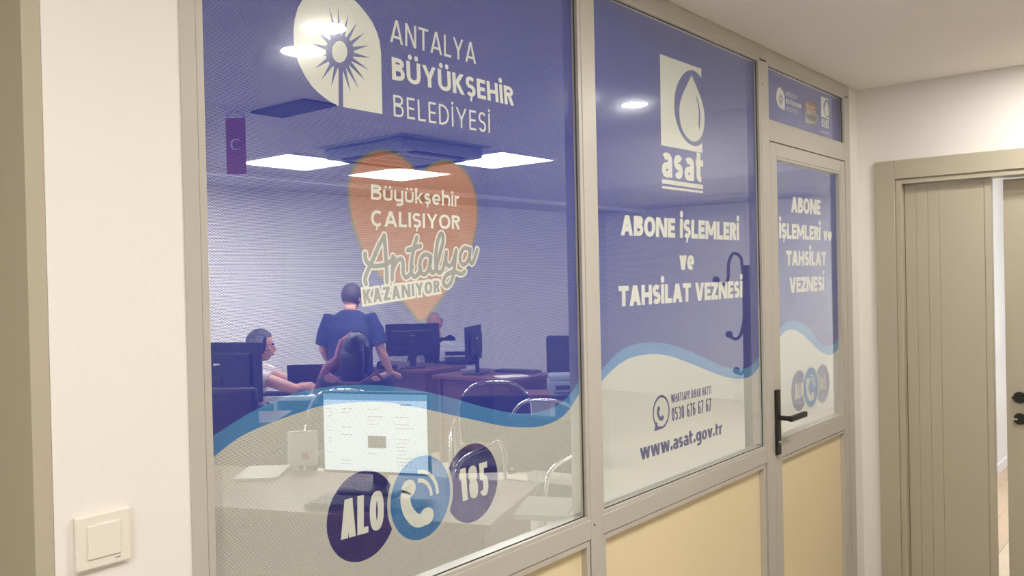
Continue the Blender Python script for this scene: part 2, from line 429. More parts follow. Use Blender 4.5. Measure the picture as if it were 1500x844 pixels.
# red banner
bn = empty('hanging_banner', (2.51, 3.88, EYE+.86), R(-50.5), label='small red hanging banner with white crescent near the upper left of the glass', category='banner')
MB().tube([(-.05, 0, 0), (.06, 0, 0)], .005, 8).build('banner_rod', M['chrome'], bn)
MB().box(-.045, .055, -.002, .002, -.29, 0).build('cloth', M['red'], bn)
cr = MB(); n = 20
for k in range(n):
    a0, a1 = R(40)+k*R(280)/n, R(40)+(k+1)*R(280)/n
    q = lambda a, r_, dx: (.005+dx+r_*math.cos(a), -.003, -.14+r_*math.sin(a))
    cr.poly([q(a0, .03, 0), q(a1, .03, 0), q(a1, .024, .006), q(a0, .024, .006)])
cr.build('white_crescent', M['paper'], bn)
MB().tube([(-.05, 0, 0), (0, 0, .035), (.06, 0, 0)], .0015, 6).build('cord', M['darkpl'], bn)

# ---- corridor downlights
for i, (x, y, r_) in enumerate(((1.92, .38, .078), (2.06, .08, .084), (3.56, .35, .05), (3.87, .45, .066), (.5, .1, .072), (-.6, .45, .092), (-1.9, .0, .09))):  # lamps next to the camera are unseen, added to brighten left wall and jamb
    t = empty('ceiling_downlight', (x, y, CEIL), label=['round recessed downlight, lower left one mirrored on the palm emblem', 'round recessed downlight, upper one mirrored on the palm emblem',
        'round recessed downlight whose glow shows beside the middle post', 'round recessed downlight mirrored left of the water drop logo'][i] if i < 4 else ['round recessed downlight nearest to the camera, just above it', 'round recessed downlight one step behind the camera', 'round recessed downlight at the far end of the corridor behind the camera'][i-4], category='ceiling light')
    t['group'] = 'corridor downlights'
    ring = MB(); n = 32
    for k in range(n):
        a0, a1 = 2*math.pi*k/n, 2*math.pi*(k+1)/n
        c0, s0, c1, s1 = math.cos(a0), math.sin(a0), math.cos(a1), math.sin(a1)
        ro, ri = r_+.015, r_
        ring.poly([(ri*c0, ri*s0, -.004), (ri*c1, ri*s1, -.004), (ro*c1, ro*s1, -.001), (ro*c0, ro*s0, -.001)])
    ring.build('trim_ring', M['metalwhite'], t)
    MB().disc((0, 0, -.0025), r_, .003, 32).build('diffuser', M['downlight'], t)

# ---- light switch
sw = empty('light_switch', (.635, 1.383, EYE-.398), label='white square rocker light switch on the cream wall at lower left', category='switch')
MB().box(-.0435, .0435, -.010, 0, -.0425, .0425, .003).build('frame_plate', M['switch'], sw)
MB().box(-.026, .026, -.0125, -.006, -.0265, .0265, .0015).build('rocker', M['switch'], sw)
MB().box(.0165, .0255, -.0103, -.0095, -.0335, -.0325).build('maker_mark', M['darkpl'], sw)
# ================================================================= PRINTED FILMS
# a small stroke alphabet; k = width factor, w = stem thickness, h = bar thickness (cap height = 1)
XH = .72
def strip(pts, w, h, closed=False):
    P = [Vector(p) for p in pts]; N = len(P); L, Rr = [], []
    for i, p in enumerate(P):
        a = P[(i-1) % N] if (closed or i) else p; b = P[(i+1) % N] if (closed or i < N-1) else p
        t = (b-a); t.normalize(); n = Vector((-t.y, t.x)); th = math.hypot(w*n.x, h*n.y)/2
        L.append(p+n*th); Rr.append(p-n*th)
    return [[L[i], L[(i+1) % N], Rr[(i+1) % N], Rr[i]] for i in range(N if closed else N-1)]
def arc(cx, cy, rx, ry, a0, a1, n=14, e=2.3):
    o = []
    for i in range(n+1):
        a = R(a0+(a1-a0)*i/n); c, s_ = math.cos(a), math.sin(a)
        o.append((cx+rx*math.copysign(abs(c)**(2/e), c), cy+ry*math.copysign(abs(s_)**(2/e), s_)))
    return o
def rc(x0, y0, x1, y1): return [[Vector((x0, y0)), Vector((x1, y0)), Vector((x1, y1)), Vector((x0, y1))]]
def dg(xa, ya, xb, yb, t): return [[Vector((xa-t/2, ya)), Vector((xa+t/2, ya)), Vector((xb+t/2, yb)), Vector((xb-t/2, yb))]]
def dot(cx, cy, r): return [[Vector(p) for p in arc(cx, cy, r, r, 0, 342, 19, 2)]]
def glyph(c, k, w, h):
    hw, hh = w/2, h/2
    if c in 'İI':
        return w, rc(0, 0, w, 1)+(dot(hw, 1.05+w*.5+.04, w*.5+.02) if c == 'İ' else [])
    if c == ' ': return .30*k, []
    if c == '.': return w*1.05, dot(w*.52, w*.52, w*.54)
    if c == 'A':
        W = .60*k+w; t = w*1.05
        return W, dg(t/2, 0, W/2-t*.06, 1, t)+dg(W-t/2, 0, W/2+t*.06, 1, t)+rc(W*.24, .20, W*.76, .20+h)
    if c in 'VW':
        if c == 'V':
            W = .58*k+w; t = w*1.05
            return W, dg(t/2, 1, W/2-t*.05, 0, t)+dg(W-t/2, 1, W/2+t*.05, 0, t)
        W = .80*k+w*1.6; t = w*1.0; a = W*.29
        return W, dg(t/2, 1, a, 0, t)+dg(W/2, 1, a, 0, t*.9)+dg(W/2, 1, W-a, 0, t*.9)+dg(W-t/2, 1, W-a, 0, t)
    if c == 'Y':
        W = .56*k+w; t = w*1.05
        return W, dg(t/2, 1, W/2, .42, t)+dg(W-t/2, 1, W/2, .42, t)+rc(W/2-hw, 0, W/2+hw, .44)
    if c in 'NM':
        if c == 'N':
            W = .42*k+w*1.9; return W, rc(0, 0, w, 1)+rc(W-w, 0, W, 1)+dg(w*.62, 1, W-w*.62, 0, w*1.15)
        W = .56*k+w*1.9; return W, rc(0, 0, w, 1)+rc(W-w, 0, W, 1)+dg(w*.6, 1, W/2, .22, w*1.05)+dg(W-w*.6, 1, W/2, .22, w*1.05)
    if c == 'K':
        W = .42*k+w*1.35; return W, rc(0, 0, w, 1)+dg(w*.8, .42, W-w*.62, 1, w*1.2)+dg(w*1.25, .58, W-w*.6, 0, w*1.2)
    if c in 'ELF':
        W = .34*k+w; s_ = rc(0, 0, w, 1)
        if c in 'EL': s_ += rc(w*.9, 0, W, h)
        if c in 'EF': s_ += rc(w*.9, 1-h, W, 1)+rc(w*.9, .5-hh, W*.93, .5+hh)
        return W, s_
    if c == 'H':
        W = .38*k+w*1.7; return W, rc(0, 0, w, 1)+rc(W-w, 0, W, 1)+rc(w*.9, .5-hh, W-w*.9, .5+hh)
    if c == 'T':
        W = .48*k+w; return W, rc(0, 1-h, W, 1)+rc(W/2-hw, 0, W/2+hw, 1-h*.9)
    if c == 'Z':
        W = .44*k+w; t = w*1.3; return W, rc(0, 1-h, W, 1)+rc(0, 0, W, h)+dg(t*.52, h*.8, W-t*.52, 1-h*.8, t)
    if c == 'D':
        W = .50*k+w; x = W-hw; return W, rc(0, 0, w, 1)+strip([(w*.8, 1-hh)]+arc(w, .5, x-w, .5-hh, 90, -90, 18)+[(w*.8, hh)], w, h)
    if c in 'PRB':
        W = .42*k+w; x = W-hw; mid = .47 if c != 'B' else .53
        s_ = rc(0, 0, w, 1)+strip([(w*.8, 1-hh)]+arc(max(w, x-.22*k), (1+mid)/2, min(.22*k, x-w), (1-mid-h)/2, 90, -90, 12)+[(w*.8, mid+hh-h*.0)], w, h)
        if c == 'R': s_ += dg(w*1.1+.10*k, mid+hh, W-w*.55, 0, w*1.1); W += .0
        if c == 'B':
            W += .03*k; x = W-hw
            s_ += strip([(w*.8, .5+.01)]+arc(max(w, x-.24*k), (.51+hh)/2, min(.24*k, x-w), (.51-hh)/2, 90, -90, 12)+[(w*.8, hh)], w, h)
        return W, s_
    if c == 'O':
        W = .60*k+w; return W, strip(arc(W/2, .5, W/2-hw, .5-hh+.01, 0, 348, 29, 2.15), w, h, True)
    if c in 'CÇ':
        W = .50*k+w; s_ = strip(arc(W*.54, .5, W*.54-hw, .5-hh+.01, 48, 312, 22, 2.15), w, h)
    elif c in 'UÜ':
        W = .44*k+w*1.5; r = W/2-hw
        s_ = strip([(hw, 1), (hw, .4)]+arc(W/2, .38, r, .38-hh+.005, 180, 360, 14)+[(W-hw, .4), (W-hw, 1)], w, h)
        if c == 'Ü': d = w*.42+.025; s_ += dot(W/2-.14*k-.03, 1.06+d, d)+dot(W/2+.14*k+.03, 1.06+d, d)
    elif c in 'SŞ':
        W = .38*k+w; r = W/2-hw; q = .25-hh/2
        s_ = strip(arc(W/2, .75-hh/2, r, q, 28, 262, 14, 2.1)+arc(W/2, .25+hh/2, r, q, 82, -152, 14, 2.1), w, h)
    elif c in '0':
        W = .28*k+w; return W, strip(arc(W/2, .5, W/2-hw, .5-hh, 0, 348, 29, 2.6), w, h, True)
    elif c == '1':
        W = .10*k+w; return W+.02*k, rc(W-w, 0, W, 1)+[[Vector(p) for p in ((0, .80), (0, .62+.0), (W-w*.9, .74), (W-w*.9, 1), (W-w, 1))]]
    elif c == '3':
        W = .28*k+w; r = W/2-hw
        return W, strip(arc(W/2, .75-hh/2, r, .25-hh/2, 150, -80, 12)+[(W*.42, .5)], w, h)+strip([(W*.42, .5)]+arc(W/2, .25+hh/2, r, .25-hh/2, 80, -150, 12), w, h)
    elif c == '5':
        W = .28*k+w; r = W/2-hw
        return W, rc(w*.1, 1-h, W*.95, 1)+rc(w*.1, .50, w*.95, 1-h*.9)+strip([(hw*1.1, .58)]+arc(W/2, .31, r, .31-hh, 85, -150, 16), w, h)
    elif c == '6':
        W = .28*k+w; r = W/2-hw
        return W, strip(arc(W/2, .30, r, .30-hh, 0, 348, 25), w, h, True)+strip([(hw, .32), (hw, .62)]+arc(W/2, .70, r, .30-hh, 170, 40, 10), w, h)
    elif c == '7':
        W = .26*k+w; return W, rc(0, 1-h, W, 1)+dg(W*.38, 0, W-w*.52, 1-h*.9, w*1.05)
    elif c == '8':
        W = .28*k+w; r = W/2-hw
        return W, strip(arc(W/2, .745, r*.92, .255-hh, 0, 348, 22), w, h, True)+strip(arc(W/2, .27+hh*.3, r, .27-hh*.7, 0, 348, 22), w, h, True)
    # ---- lowercase
    elif c in 'uü':
        W = .34*k+w*1.5
        s_ = strip([(hw, XH), (hw, .28)]+arc(W/2, .28, W/2-hw, .28-hh, 180, 360, 12)+[(W-hw, .28), (W-hw, XH)], w, h)
        if c == 'ü': d = w*.42+.02; s_ += dot(W/2-.11*k-.02, XH+.07+d, d)+dot(W/2+.11*k+.02, XH+.07+d, d)
        return W, s_
    elif c == 'y':
        W = .34*k+w*1.5
        return W, strip([(hw, XH), (hw, .28)]+arc(W/2, .28, W/2-hw, .28-hh, 180, 360, 12), w, h)+strip([(W-hw, XH), (W-hw, 0)]+arc(W/2, .0, W/2-hw, .2, 0, -120, 10), w, h)
    elif c == 'k':
        W = .32*k+w*1.2; return W, rc(0, 0, w, 1.03)+dg(w*.8, .26, W-w*.6, XH, w*1.15)+dg(w*1.2, .42, W-w*.55, 0, w*1.15)
    elif c in 'hr':
        W = .34*k+w*(1.5 if c == 'h' else .9)
        if c == 'r': W = .22*k+w*1.1
        s_ = rc(0, 0, w, 1.03 if c == 'h' else XH)
        if c == 'h': s_ += strip([(hw, .40)]+arc(W/2, XH-.28, W/2-hw, .28-hh, 165, 0, 12)+[(W-hw, 0)], w, h)
        else: s_ += strip([(hw, .36)]+arc(W*.62, XH-.26, W*.62-hw, .26-hh, 170, 62, 10), w, h)
        return W, s_
    elif c == 'i': return w, rc(0, 0, w, XH)+dot(hw, XH+.08+w*.5, w*.56)
    elif c == 'e':
        W = .40*k+w
        return W, strip(arc(W/2, XH/2, W/2-hw, XH/2-hh, 0, 312, 24, 2.1), w, h)+rc(hw, XH/2-hh*.72-.02, W-hw*.1, XH/2+hh*.72-.02)
    elif c == 'o':
        W = .42*k+w; return W, strip(arc(W/2, XH/2, W/2-hw, XH/2-hh, 0, 348, 29, 2.1), w, h, True)
    elif c == 'v':
        W = .40*k+w; return W, dg(w*.52, XH, W/2, 0, w*1.1)+dg(W-w*.52, XH, W/2, 0, w*1.1)
    elif c == 'w':
        W = .62*k+w*1.5; a = W*.28
        return W, dg(w*.5, XH, a, 0, w)+dg(W/2, XH, a, 0, w*.95)+dg(W/2, XH, W-a, 0, w*.95)+dg(W-w*.5, XH, W-a, 0, w)
    elif c == 'a':
        W = .34*k+w; r = W/2-hw
        return W, rc(W-w, 0, W, XH*.62)+strip(arc(W/2, XH*.68, r, XH*.32-hh, 150, 0, 12)+[(W-hw, .1)], w, h)+strip([(W-hw, XH*.56)]+arc(W*.46, XH*.29, W*.46-hw, XH*.29-hh*.8, 90, 300, 14)+[(W-hw, .16)], w, h*.9)
    elif c in 'sş':
        W = .28*k+w; r = W/2-hw; q = XH/4-hh/2
        s_ = strip(arc(W/2, XH*.75-hh/2, r, q, 28, 262, 12, 2.1)+arc(W/2, XH*.25+hh/2, r, q, 82, -152, 12, 2.1), w, h)
    elif c == 't':
        W = .24*k+w; x = W*.36
        return W, strip([(x, XH+.22), (x, .24)]+arc(x+.14*k, .24, .14*k, .24-hh, 180, 285, 8), w, h)+rc(0, XH-h, W*.96, XH)
    elif c == 'g':
        W = .36*k+w*1.3
        return W, strip(arc(W*.47, XH/2+.02, W*.47-hw, XH/2-hh-.02, 0, 348, 24, 2.1), w, h, True)+strip([(W-hw, XH), (W-hw, .0)]+arc(W/2, .0, W/2-hw, .2, 0, -140, 12), w, h)
    else: raise ValueError(c)
    if c in 'ÇŞş': s_ = s_+[[Vector((W/2-w*.18, .03)), Vector((W/2+w*.42, .03)), Vector((W/2+w*.15, -.24)), Vector((W/2-w*.42, -.24))]]
    return W, s_

def quadmap(q, f):
    TL, TR, BR, BL = [Vector(f(*p)) for p in q]
    return lambda u, v: (BL*(1-u)+BR*u)*(1-v)+(TL*(1-u)+TR*u)*v
LAY = .00008
def flat(name, polys, material, parent, layer, **kw):
    b = MB(); y = GL+.0006-layer*LAY
    for i, p in enumerate(polys):          # overlapping strokes lie in hair-thin separate plies
        yy = y-(i % 9)*7e-6
        b.poly([(q[0], yy, q[1]) for q in p])
    me = b.mesh(name); me.materials.append(material)
    o = bpy.data.objects.new(name, me); link(o, parent, **kw); return o
def text(s, q, f, material, parent, layer, w=.2, hf=.85, gap=.10, xh=False, grow=0, name='lettering', **kw):
    # s is set so that its cap-height (or x-height) box fills the quad q, given in photo points and carried to the film's plane by f
    qm = quadmap(q, f)
    wid = (qm(1, .5)-qm(0, .5)).length; hei = (qm(.0, 1)-qm(.0, 0)).length
    H = hei/(XH if xh else 1); asp = wid/H
    tot = lambda k: sum(glyph(c, k, w, w*hf)[0] for c in s)+(len(s)-1)*gap*k
    a = tot(1.)-tot(0.); b = tot(0.); k = max(.15, (asp-b)/a)
    sc = asp/(a*k+b)
    polys = []; x = 0
    for c in s:
        adv, ps = glyph(c, k, w, w*hf)
        if grow:
            g2 = glyph(c, k, w, w*hf)[1]; out = []
            for p in g2:
                out.append(p)
            ps = out
        for p in ps: polys.append([qm((pt[0]+x)*sc/asp, pt[1]/(XH if xh else 1)) for pt in p])
        x += adv+gap*k
    if grow: polys = [offs(p, grow) for p in polys]
    return flat(name, polys, material, parent, layer, **kw)
def offs(p, g):
    # grow a convex-ish piece outwards by g (for the outline of outlined lettering)
    P = [Vector((q[0], q[1])) for q in p]; N = len(P)
    ar = sum(P[i].x*P[(i+1) % N].y-P[(i+1) % N].x*P[i].y for i in range(N)); sg = 1 if ar > 0 else -1
    out = []
    for i in range(N):
        e1 = (P[i]-P[i-1]); e2 = (P[(i+1) % N]-P[i])
        if e1.length < 1e-7 or e2.length < 1e-7: out.append(P[i]); continue
        n1 = Vector((e1.y, -e1.x)).normalized()*sg; n2 = Vector((e2.y, -e2.x)).normalized()*sg
        n = n1+n2
        if n.length < .2: n = n1
        else: n = n/max(.5, (n.length**2)/2)
        out.append(P[i]+n*g)
    return out
def mapper(ox, oy, sc, f=pxp): return lambda x, y: f(ox+x/sc, oy+y/sc)
def disc2(c, rx, rz, n=48): return [[(c[0]+rx*math.cos(2*math.pi*i/n), c[1]+rz*math.sin(2*math.pi*i/n)) for i in range(n)]]
def ring2(c, r, t, n=48):
    o = []
    for i in range(n):
        a, b = 2*math.pi*i/n, 2*math.pi*(i+1)/n
        o.append([(c[0]+q*math.cos(z), c[1]+q*math.sin(z)) for q, z in ((r-t/2, a), (r-t/2, b), (r+t/2, b), (r+t/2, a))])
    return o
def smooth_curve(pts, n=8):
    P = [Vector((*p, 0)) for p in pts]; o = []
    for i in range(len(P)-1):
        p0 = P[max(i-1, 0)]; p1 = P[i]; p2 = P[i+1]; p3 = P[min(i+2, len(P)-1)]
        for j in range(n):
            t = j/n
            o.append(tuple((.5*((2*p1)+(-p0+p2)*t+(2*p0-5*p1+4*p2-p3)*t*t+(-p0+3*p1-3*p2+p3)*t**3))[:2]))
    o.append(tuple(P[-1][:2])); return o
def fields(parent, x0, x1, z0, z1, top, bot):
    # top/bot: wave lines (light blue band edges) in photo points; the film is cut into blue field, band and white field
    def line(pts):
        q = smooth_curve([pxp(*p) for p in pts], 6)
        xs = np.array([p[0] for p in q]); zs = np.array([p[1] for p in q]); o = np.argsort(xs)
        X = np.linspace(x0, x1, 60)
        Z = np.interp(X, xs[o], zs[o])
        sl = (zs[o][-1]-zs[o][-4])/(xs[o][-1]-xs[o][-4]); Z = np.where(X > xs[o][-1], zs[o][-1]+sl*(X-xs[o][-1]), Z)
        sl = (zs[o][3]-zs[o][0])/(xs[o][3]-xs[o][0]); Z = np.where(X < xs[o][0], zs[o][0]+sl*(X-xs[o][0]), Z)
        return X, Z
    X, A = line(top); _, B = line(bot)
    q = lambda lo, hi: [[(X[i], lo[i]), (X[i+1], lo[i+1]), (X[i+1], hi[i+1]), (X[i], hi[i])] for i in range(len(X)-1)]
    one = np.ones_like(X)
    flat('blue_field', q(A, one*z1), M['f_blue'], parent, 0)
    flat('wave_band', q(B, A), M['f_band'], parent, 0, label='light blue wave band')
    flat('white_field', q(one*z0, B), M['f_white'], parent, 0)

def film(label, x, z): return empty('window_film', (0, 0, 0), label=label, category='window film')
W_, B_ = M['f_letter'], M['f_blue']

# ---- shared emblems, drawn once from the large film (photo points), carried to the small films by f
def emblem(f, parent, full=True, seg=None):
    c = mapper(280, 0, 4.22, f)
    out = [(1183, 706), (1175, 330), (1166, 255), (1148, 195), (1120, 135), (1085, 85), (1045, 35), (1000, -10), (930, -75), (850, -105), (770, -85), (700, -20), (660, 50), (641, 120), (634, 190), (636, 270), (648, 340),
           (670, 400), (705, 470), (745, 530), (790, 575), (850, 622), (912, 656), (940, 662)]
    flat('palm_emblem', [[c(*p) for p in out]], W_, parent, 1, label='cream arch emblem with a palm shaped sun')
    C0 = (919, 320); ring = []
    for i in range(16):
        a = 2*math.pi*i/16; b = 2*math.pi*(i+1)/16
        ring.append([c(C0[0]+rr[0]*math.cos(t), C0[1]+rr[1]*math.sin(t)) for rr, t in (((48, 68), a), ((48, 68), b), ((88, 104), b), ((88, 104), a))])
    tips = [(1030, 135), (1072, 203), (1103, 280), (1108, 358), (1102, 433), (1078, 497), (1036, 548), (985, 570), (865, 540), (805, 497), (762, 425), (740, 345), (745, 270), (775, 190), (820, 120), (855, 45), (910, 45), (972, 90)]
    for t in tips:
        d = Vector((t[0]-C0[0], t[1]-C0[1])); n = Vector((-d.y, d.x)).normalized()*13
        bs = Vector(C0)+Vector((d.x, d.y)).normalized()*88
        ring.append([c(bs.x-n.x, bs.y-n.y), c(bs.x+n.x, bs.y+n.y), c(*t)])
    ring.append([c(912, 400), c(938, 400), c(941, 668), c(912, 664)])
    flat('sun_rays', ring, B_, parent, 2, label='blue sun rays and palm trunk')
def city_text(f, parent):
    c = mapper(560, 0, 4.22, f)
    text('ANTALYA', [(50, 114), (578, 269), (580, 397), (50, 258)], c, W_, parent, 1, w=.125, hf=.9, gap=.13)
    text('BÜYÜKŞEHİR', [(58, 350), (806, 540), (815, 655), (62, 490)], c, W_, parent, 1, w=.235, hf=.8, gap=.10)
    text('BELEDİYESİ', [(68, 583), (665, 703), (667, 823), (72, 718)], c, W_, parent, 1, w=.115, hf=.9, gap=.17)
def heart(f, parent):
    c = mapper(500, 230, 3.376, f)
    H = [(377, 112), (360, 60), (320, 15), (270, -15), (195, -30), (130, -10), (75, 35), (42, 110), (38, 200), (50, 300), (80, 400), (125, 495), (190, 585), (260, 670), (330, 745), (395, 815),
         (460, 745), (530, 655), (595, 560), (645, 445), (668, 340), (672, 245), (655, 150), (615, 75), (560, 32), (500, 22), (445, 42), (400, 80)]
    P = smooth_curve(H+[H[0]], 4)[:-1]
    flat('heart', [[c(*p) for p in P]], M['f_heart'], parent, 1, label='printed orange red heart')
    P2 = smooth_curve(H+[H[0]], 4)[:-1]
    flat('heart_outline', [[Vector(q) for q in pl] for pl in strip([c(*p) for p in P2], .0062, .0062, True)], M['f_edge'], parent, 2, label='olive line around the heart')
    text('Büyükşehir', [(147, 135), (587, 172), (587, 247), (147, 210)], c, W_, parent, 3, w=.20, hf=.9, gap=.08)
    text('ÇALIŞIYOR', [(147, 262), (587, 290), (588, 358), (148, 342)], c, W_, parent, 3, w=.22, hf=.85, gap=.10)
    q = [(106, 657), (485, 610), (488, 668), (112, 728)]
    text('KAZANIYOR', q, c, W_, parent, 3, w=.25, gap=.16, grow=.0052, name='lettering_outline')
    text('KAZANIYOR', q, c, M['f_grey'], parent, 4, w=.25, gap=.16)
    K = [[(122, 628), (118, 600), (135, 555), (160, 500), (185, 440), (212, 392)], [(212, 388), (216, 430), (220, 490), (224, 550), (226, 618)],
         [(118, 478), (122, 510), (145, 535), (180, 540), (225, 528), (262, 500)],
         [(256, 492), (254, 545), (252, 606)], [(254, 560), (275, 515), (298, 505), (306, 530), (306, 570), (318, 595), (340, 580), (352, 540)],
         [(374, 398), (362, 440), (350, 500), (346, 560), (358, 592), (380, 580), (392, 550)], [(328, 462), (358, 452), (392, 440)],
         [(440, 492), (415, 482), (394, 505), (388, 545), (400, 578), (422, 574), (438, 535), (443, 492)], [(442, 492), (438, 540), (448, 572), (466, 560), (476, 525)],
         [(474, 530), (490, 470), (503, 420), (502, 386), (490, 382), (476, 420), (468, 480), (468, 540), (482, 572), (500, 560), (512, 520), (520, 478)],
         [(520, 470), (518, 515), (532, 540), (552, 520), (568, 466)], [(568, 462), (562, 520), (556, 575), (540, 625), (518, 640), (505, 618), (520, 585), (556, 568), (592, 578), (612, 566)],
         [(634, 458), (610, 450), (592, 475), (588, 510), (600, 532), (620, 522), (634, 490), (638, 455)], [(636, 455), (634, 505), (646, 525), (660, 500), (672, 458)]]
    a, b = [], []
    for s_ in K:
        P = [c(*p) for p in smooth_curve(s_, 5)]
        for t, o in ((.0185, a), (.0105, b)):
            o += strip(P, t, t)+disc2(P[0], t/2, t/2, 12)+disc2(P[-1], t/2, t/2, 12)
    flat('lettering_outline', a, W_, parent, 3.5); flat('lettering', b, M['f_grey'], parent, 4.5)
def drop_logo(f, parent, big=True):
    c = mapper(840, 0, 2.813, f)
    flat('water_drop_logo', [[c(*p) for p in ((357, 222), (527, 283), (532, 630), (362, 598))]], W_, parent, 1, label='cream rectangle with a water drop')
    E = [(531, 332), (518, 308), (500, 293), (483, 289), (462, 297), (441, 322), (425, 358), (417, 400), (416, 445), (422, 490), (434, 530), (452, 565), (474, 590), (498, 602), (516, 600), (533, 588)]
    flat('blue_ring', [[c(*p) for p in smooth_curve(E, 3)]], B_, parent, 2)
    D = [(487, 310), (468, 350), (449, 392), (439, 430), (437, 470), (443, 515), (458, 552), (478, 575), (498, 584), (518, 575), (533, 550), (540, 515), (540, 470), (532, 425), (516, 380), (500, 340)]
    flat('water_drop', [[c(*p) for p in smooth_curve(D+[D[0]], 3)[:-1]]], W_, parent, 3)
    flat('drop_shine', [[c(*p) for p in ((504, 386), (514, 415), (522, 455), (524, 490), (520, 538), (515, 515), (517, 485), (516, 450))]], B_, parent, 4)
    text('asat', [(364, 624), (536, 662), (535, 753), (366, 727)], mapper(840, 0, 2.813, f), W_, parent, 1, w=.25, hf=.80, gap=.10, xh=True)
    flat('underline', [[c(*p) for p in ((365, 738), (535, 762), (535, 780), (366, 756))]], W_, parent, 1)
    flat('underline', [[c(*p) for p in ((366, 766), (535, 787), (535, 797), (366, 776))]], W_, parent, 1)
def circles(f, parent, cen, r, tq):
    # three round badges: dark, light with a handset, dark
    for i, (cx, cy) in enumerate(cen):
        C = f(cx, cy)
        if i != 1:
            flat('round_badge', disc2(C, r, r), M['f_navy'], parent, 1, label='dark blue round badge')
            flat('badge_rim', ring2(C, r+.004, .006), M['f_white'], parent, 1)
    C = f(*cen[1])
    flat('badge_rim', ring2(C, r+.004, .010), M['f_white'], parent, 2)
    flat('round_badge', disc2(C, r-.0005, r-.0005), M['f_phone'], parent, 3, label='light blue round badge with a handset')
    handset(C, r, parent, W_, 4)
    text('ALO', tq[0], f, W_, parent, 4, w=.22, hf=.75, gap=.10)
    text('185', tq[1], f, W_, parent, 4, w=.24, hf=.75, gap=.12)
def handset(C, r, parent, m_, layer, waves=True):
    s_ = r/.0952*.001
    P = [(C[0]+x*s_, C[1]+z*s_) for x, z in smooth_curve([(-42, 30), (-50, 8), (-42, -22), (-18, -48), (8, -52)], 5)]
    pl = strip(P, 30*s_, 30*s_)
    pl += disc2((C[0]-39*s_, C[1]+28*s_), 22*s_, 20*s_, 20)+disc2((C[0]+16*s_, C[1]-46*s_), 22*s_, 20*s_, 20)
    if waves:
        for rr, t in ((62, 9), (42, 9)):
            pl += strip([(C[0]+(-10+rr*math.cos(R(a)))*s_, C[1]+(-2+rr*1.0*math.sin(R(a)))*s_) for a in range(0, 91, 9)], t*s_, t*s_)
    flat('handset', pl, m_, parent, layer)

# ---- film on the first pane
f1 = film('blue and white printed film on the large left pane, with palm emblem and orange heart', 0, 0)
fields(f1, P1[0]+.003, P1[1]-.003, P1[2]+.014, P1[3]-.003,
  [(313, 638), (343, 619), (371, 602.5), (411, 583.5), (442, 574), (475, 567.4), (513, 564), (556, 564.5), (595, 569), (631, 575.7), (666, 584), (702, 594.7), (738, 603), (766, 605.8), (787, 604), (811, 597), (832, 581.7), (847, 560)],
  [(313, 670), (343, 646), (372, 630), (415, 613), (450, 601), (470, 595), (513, 590), (560, 589), (595, 594), (629, 600.6), (666, 609), (702, 617), (738, 624.3), (768, 626.4), (792, 624.8), (816, 616), (832, 603), (848, 578)])
emblem(pxp, f1); city_text(pxp, f1); heart(pxp, f1)
c8, c9 = mapper(300, 600, 3.46), mapper(560, 600, 3.46)
cen = [(531.5, 756), (617.5, 729), (692, 707.5)]
def px_of(ox, oy, sc, q): return [(ox+x/sc, oy+y/sc) for x, y in q]
circles(pxp, f1, cen, .0945, [px_of(300, 600, 3.46, [(690, 463), (908, 405), (908, 602), (690, 662)]), px_of(560, 600, 3.46, [(388, 305), (533, 262), (540, 432), (402, 467)])])

# ---- film on the second pane
f2 = film('blue and white printed film on the middle pane, with water drop logo and web address', 0, 0)
fields(f2, P2[0]+.003, P2[1]-.003, P2[2]+.012, P2[3]-.003,
  [(881, 543.7), (900, 521.4), (920, 508), (946, 502), (973, 503), (1002.7, 511.5), (1032.5, 524.7), (1059, 536.4), (1085.6, 540.7), (1102, 534.7), (1112, 521.4)],
  [(881.6, 558.6), (900, 539.7), (923, 524.7), (953, 519), (979.4, 521.4), (1009, 531.4), (1039, 543.7), (1065.7, 553), (1089, 554.6), (1104, 548), (1113, 534.7)])
drop_logo(pxp, f2)
c3 = mapper(860, 290, 4.443)
text('ABONE İŞLEMLERİ', [(222, 110), (990, 163), (990, 277), (220, 243)], c3, W_, f2, 1, w=.33, hf=.74, gap=.05)
text('ve', [(602, 375), (698, 372), (698, 468), (602, 468)], c3, W_, f2, 1, w=.32, hf=.66, gap=.04, xh=True)
text('TAHSİLAT VEZNESİ', [(205, 574), (1012, 540), (1012, 648), (207, 709)], c3, W_, f2, 1, w=.33, hf=.74, gap=.05)
c4 = mapper(860, 470, 3.014)
N_ = M['f_navytext']
text('WHATSAPP İHBAR HATTI', [(370, 326), (548, 287), (548, 323), (372, 364)], c4, N_, f2, 1, w=.17, hf=.8, gap=.09)
text('0530 676 67 67', [(373, 386), (548, 341), (548, 398), (376, 444)], c4, N_, f2, 1, w=.17, hf=.7, gap=.10)
text('www.asat.gov.tr', [(233, 564), (600, 459), (600, 498), (238, 617)], c4, N_, f2, 1, w=.28, hf=.7, gap=.03, xh=True)
Cc = c4(328, 403); wr = (c4(362, 403)[0]-c4(292, 403)[0])/2
flat('speech_bubble', ring2(Cc, wr, .0075)+[[c4(303, 445), c4(297, 489), c4(330, 476), c4(328, 466), c4(309, 471), c4(312, 452)]], N_, f2, 1, label='navy speech bubble outline')
handset(Cc, wr*.80, f2, N_, 1, False)

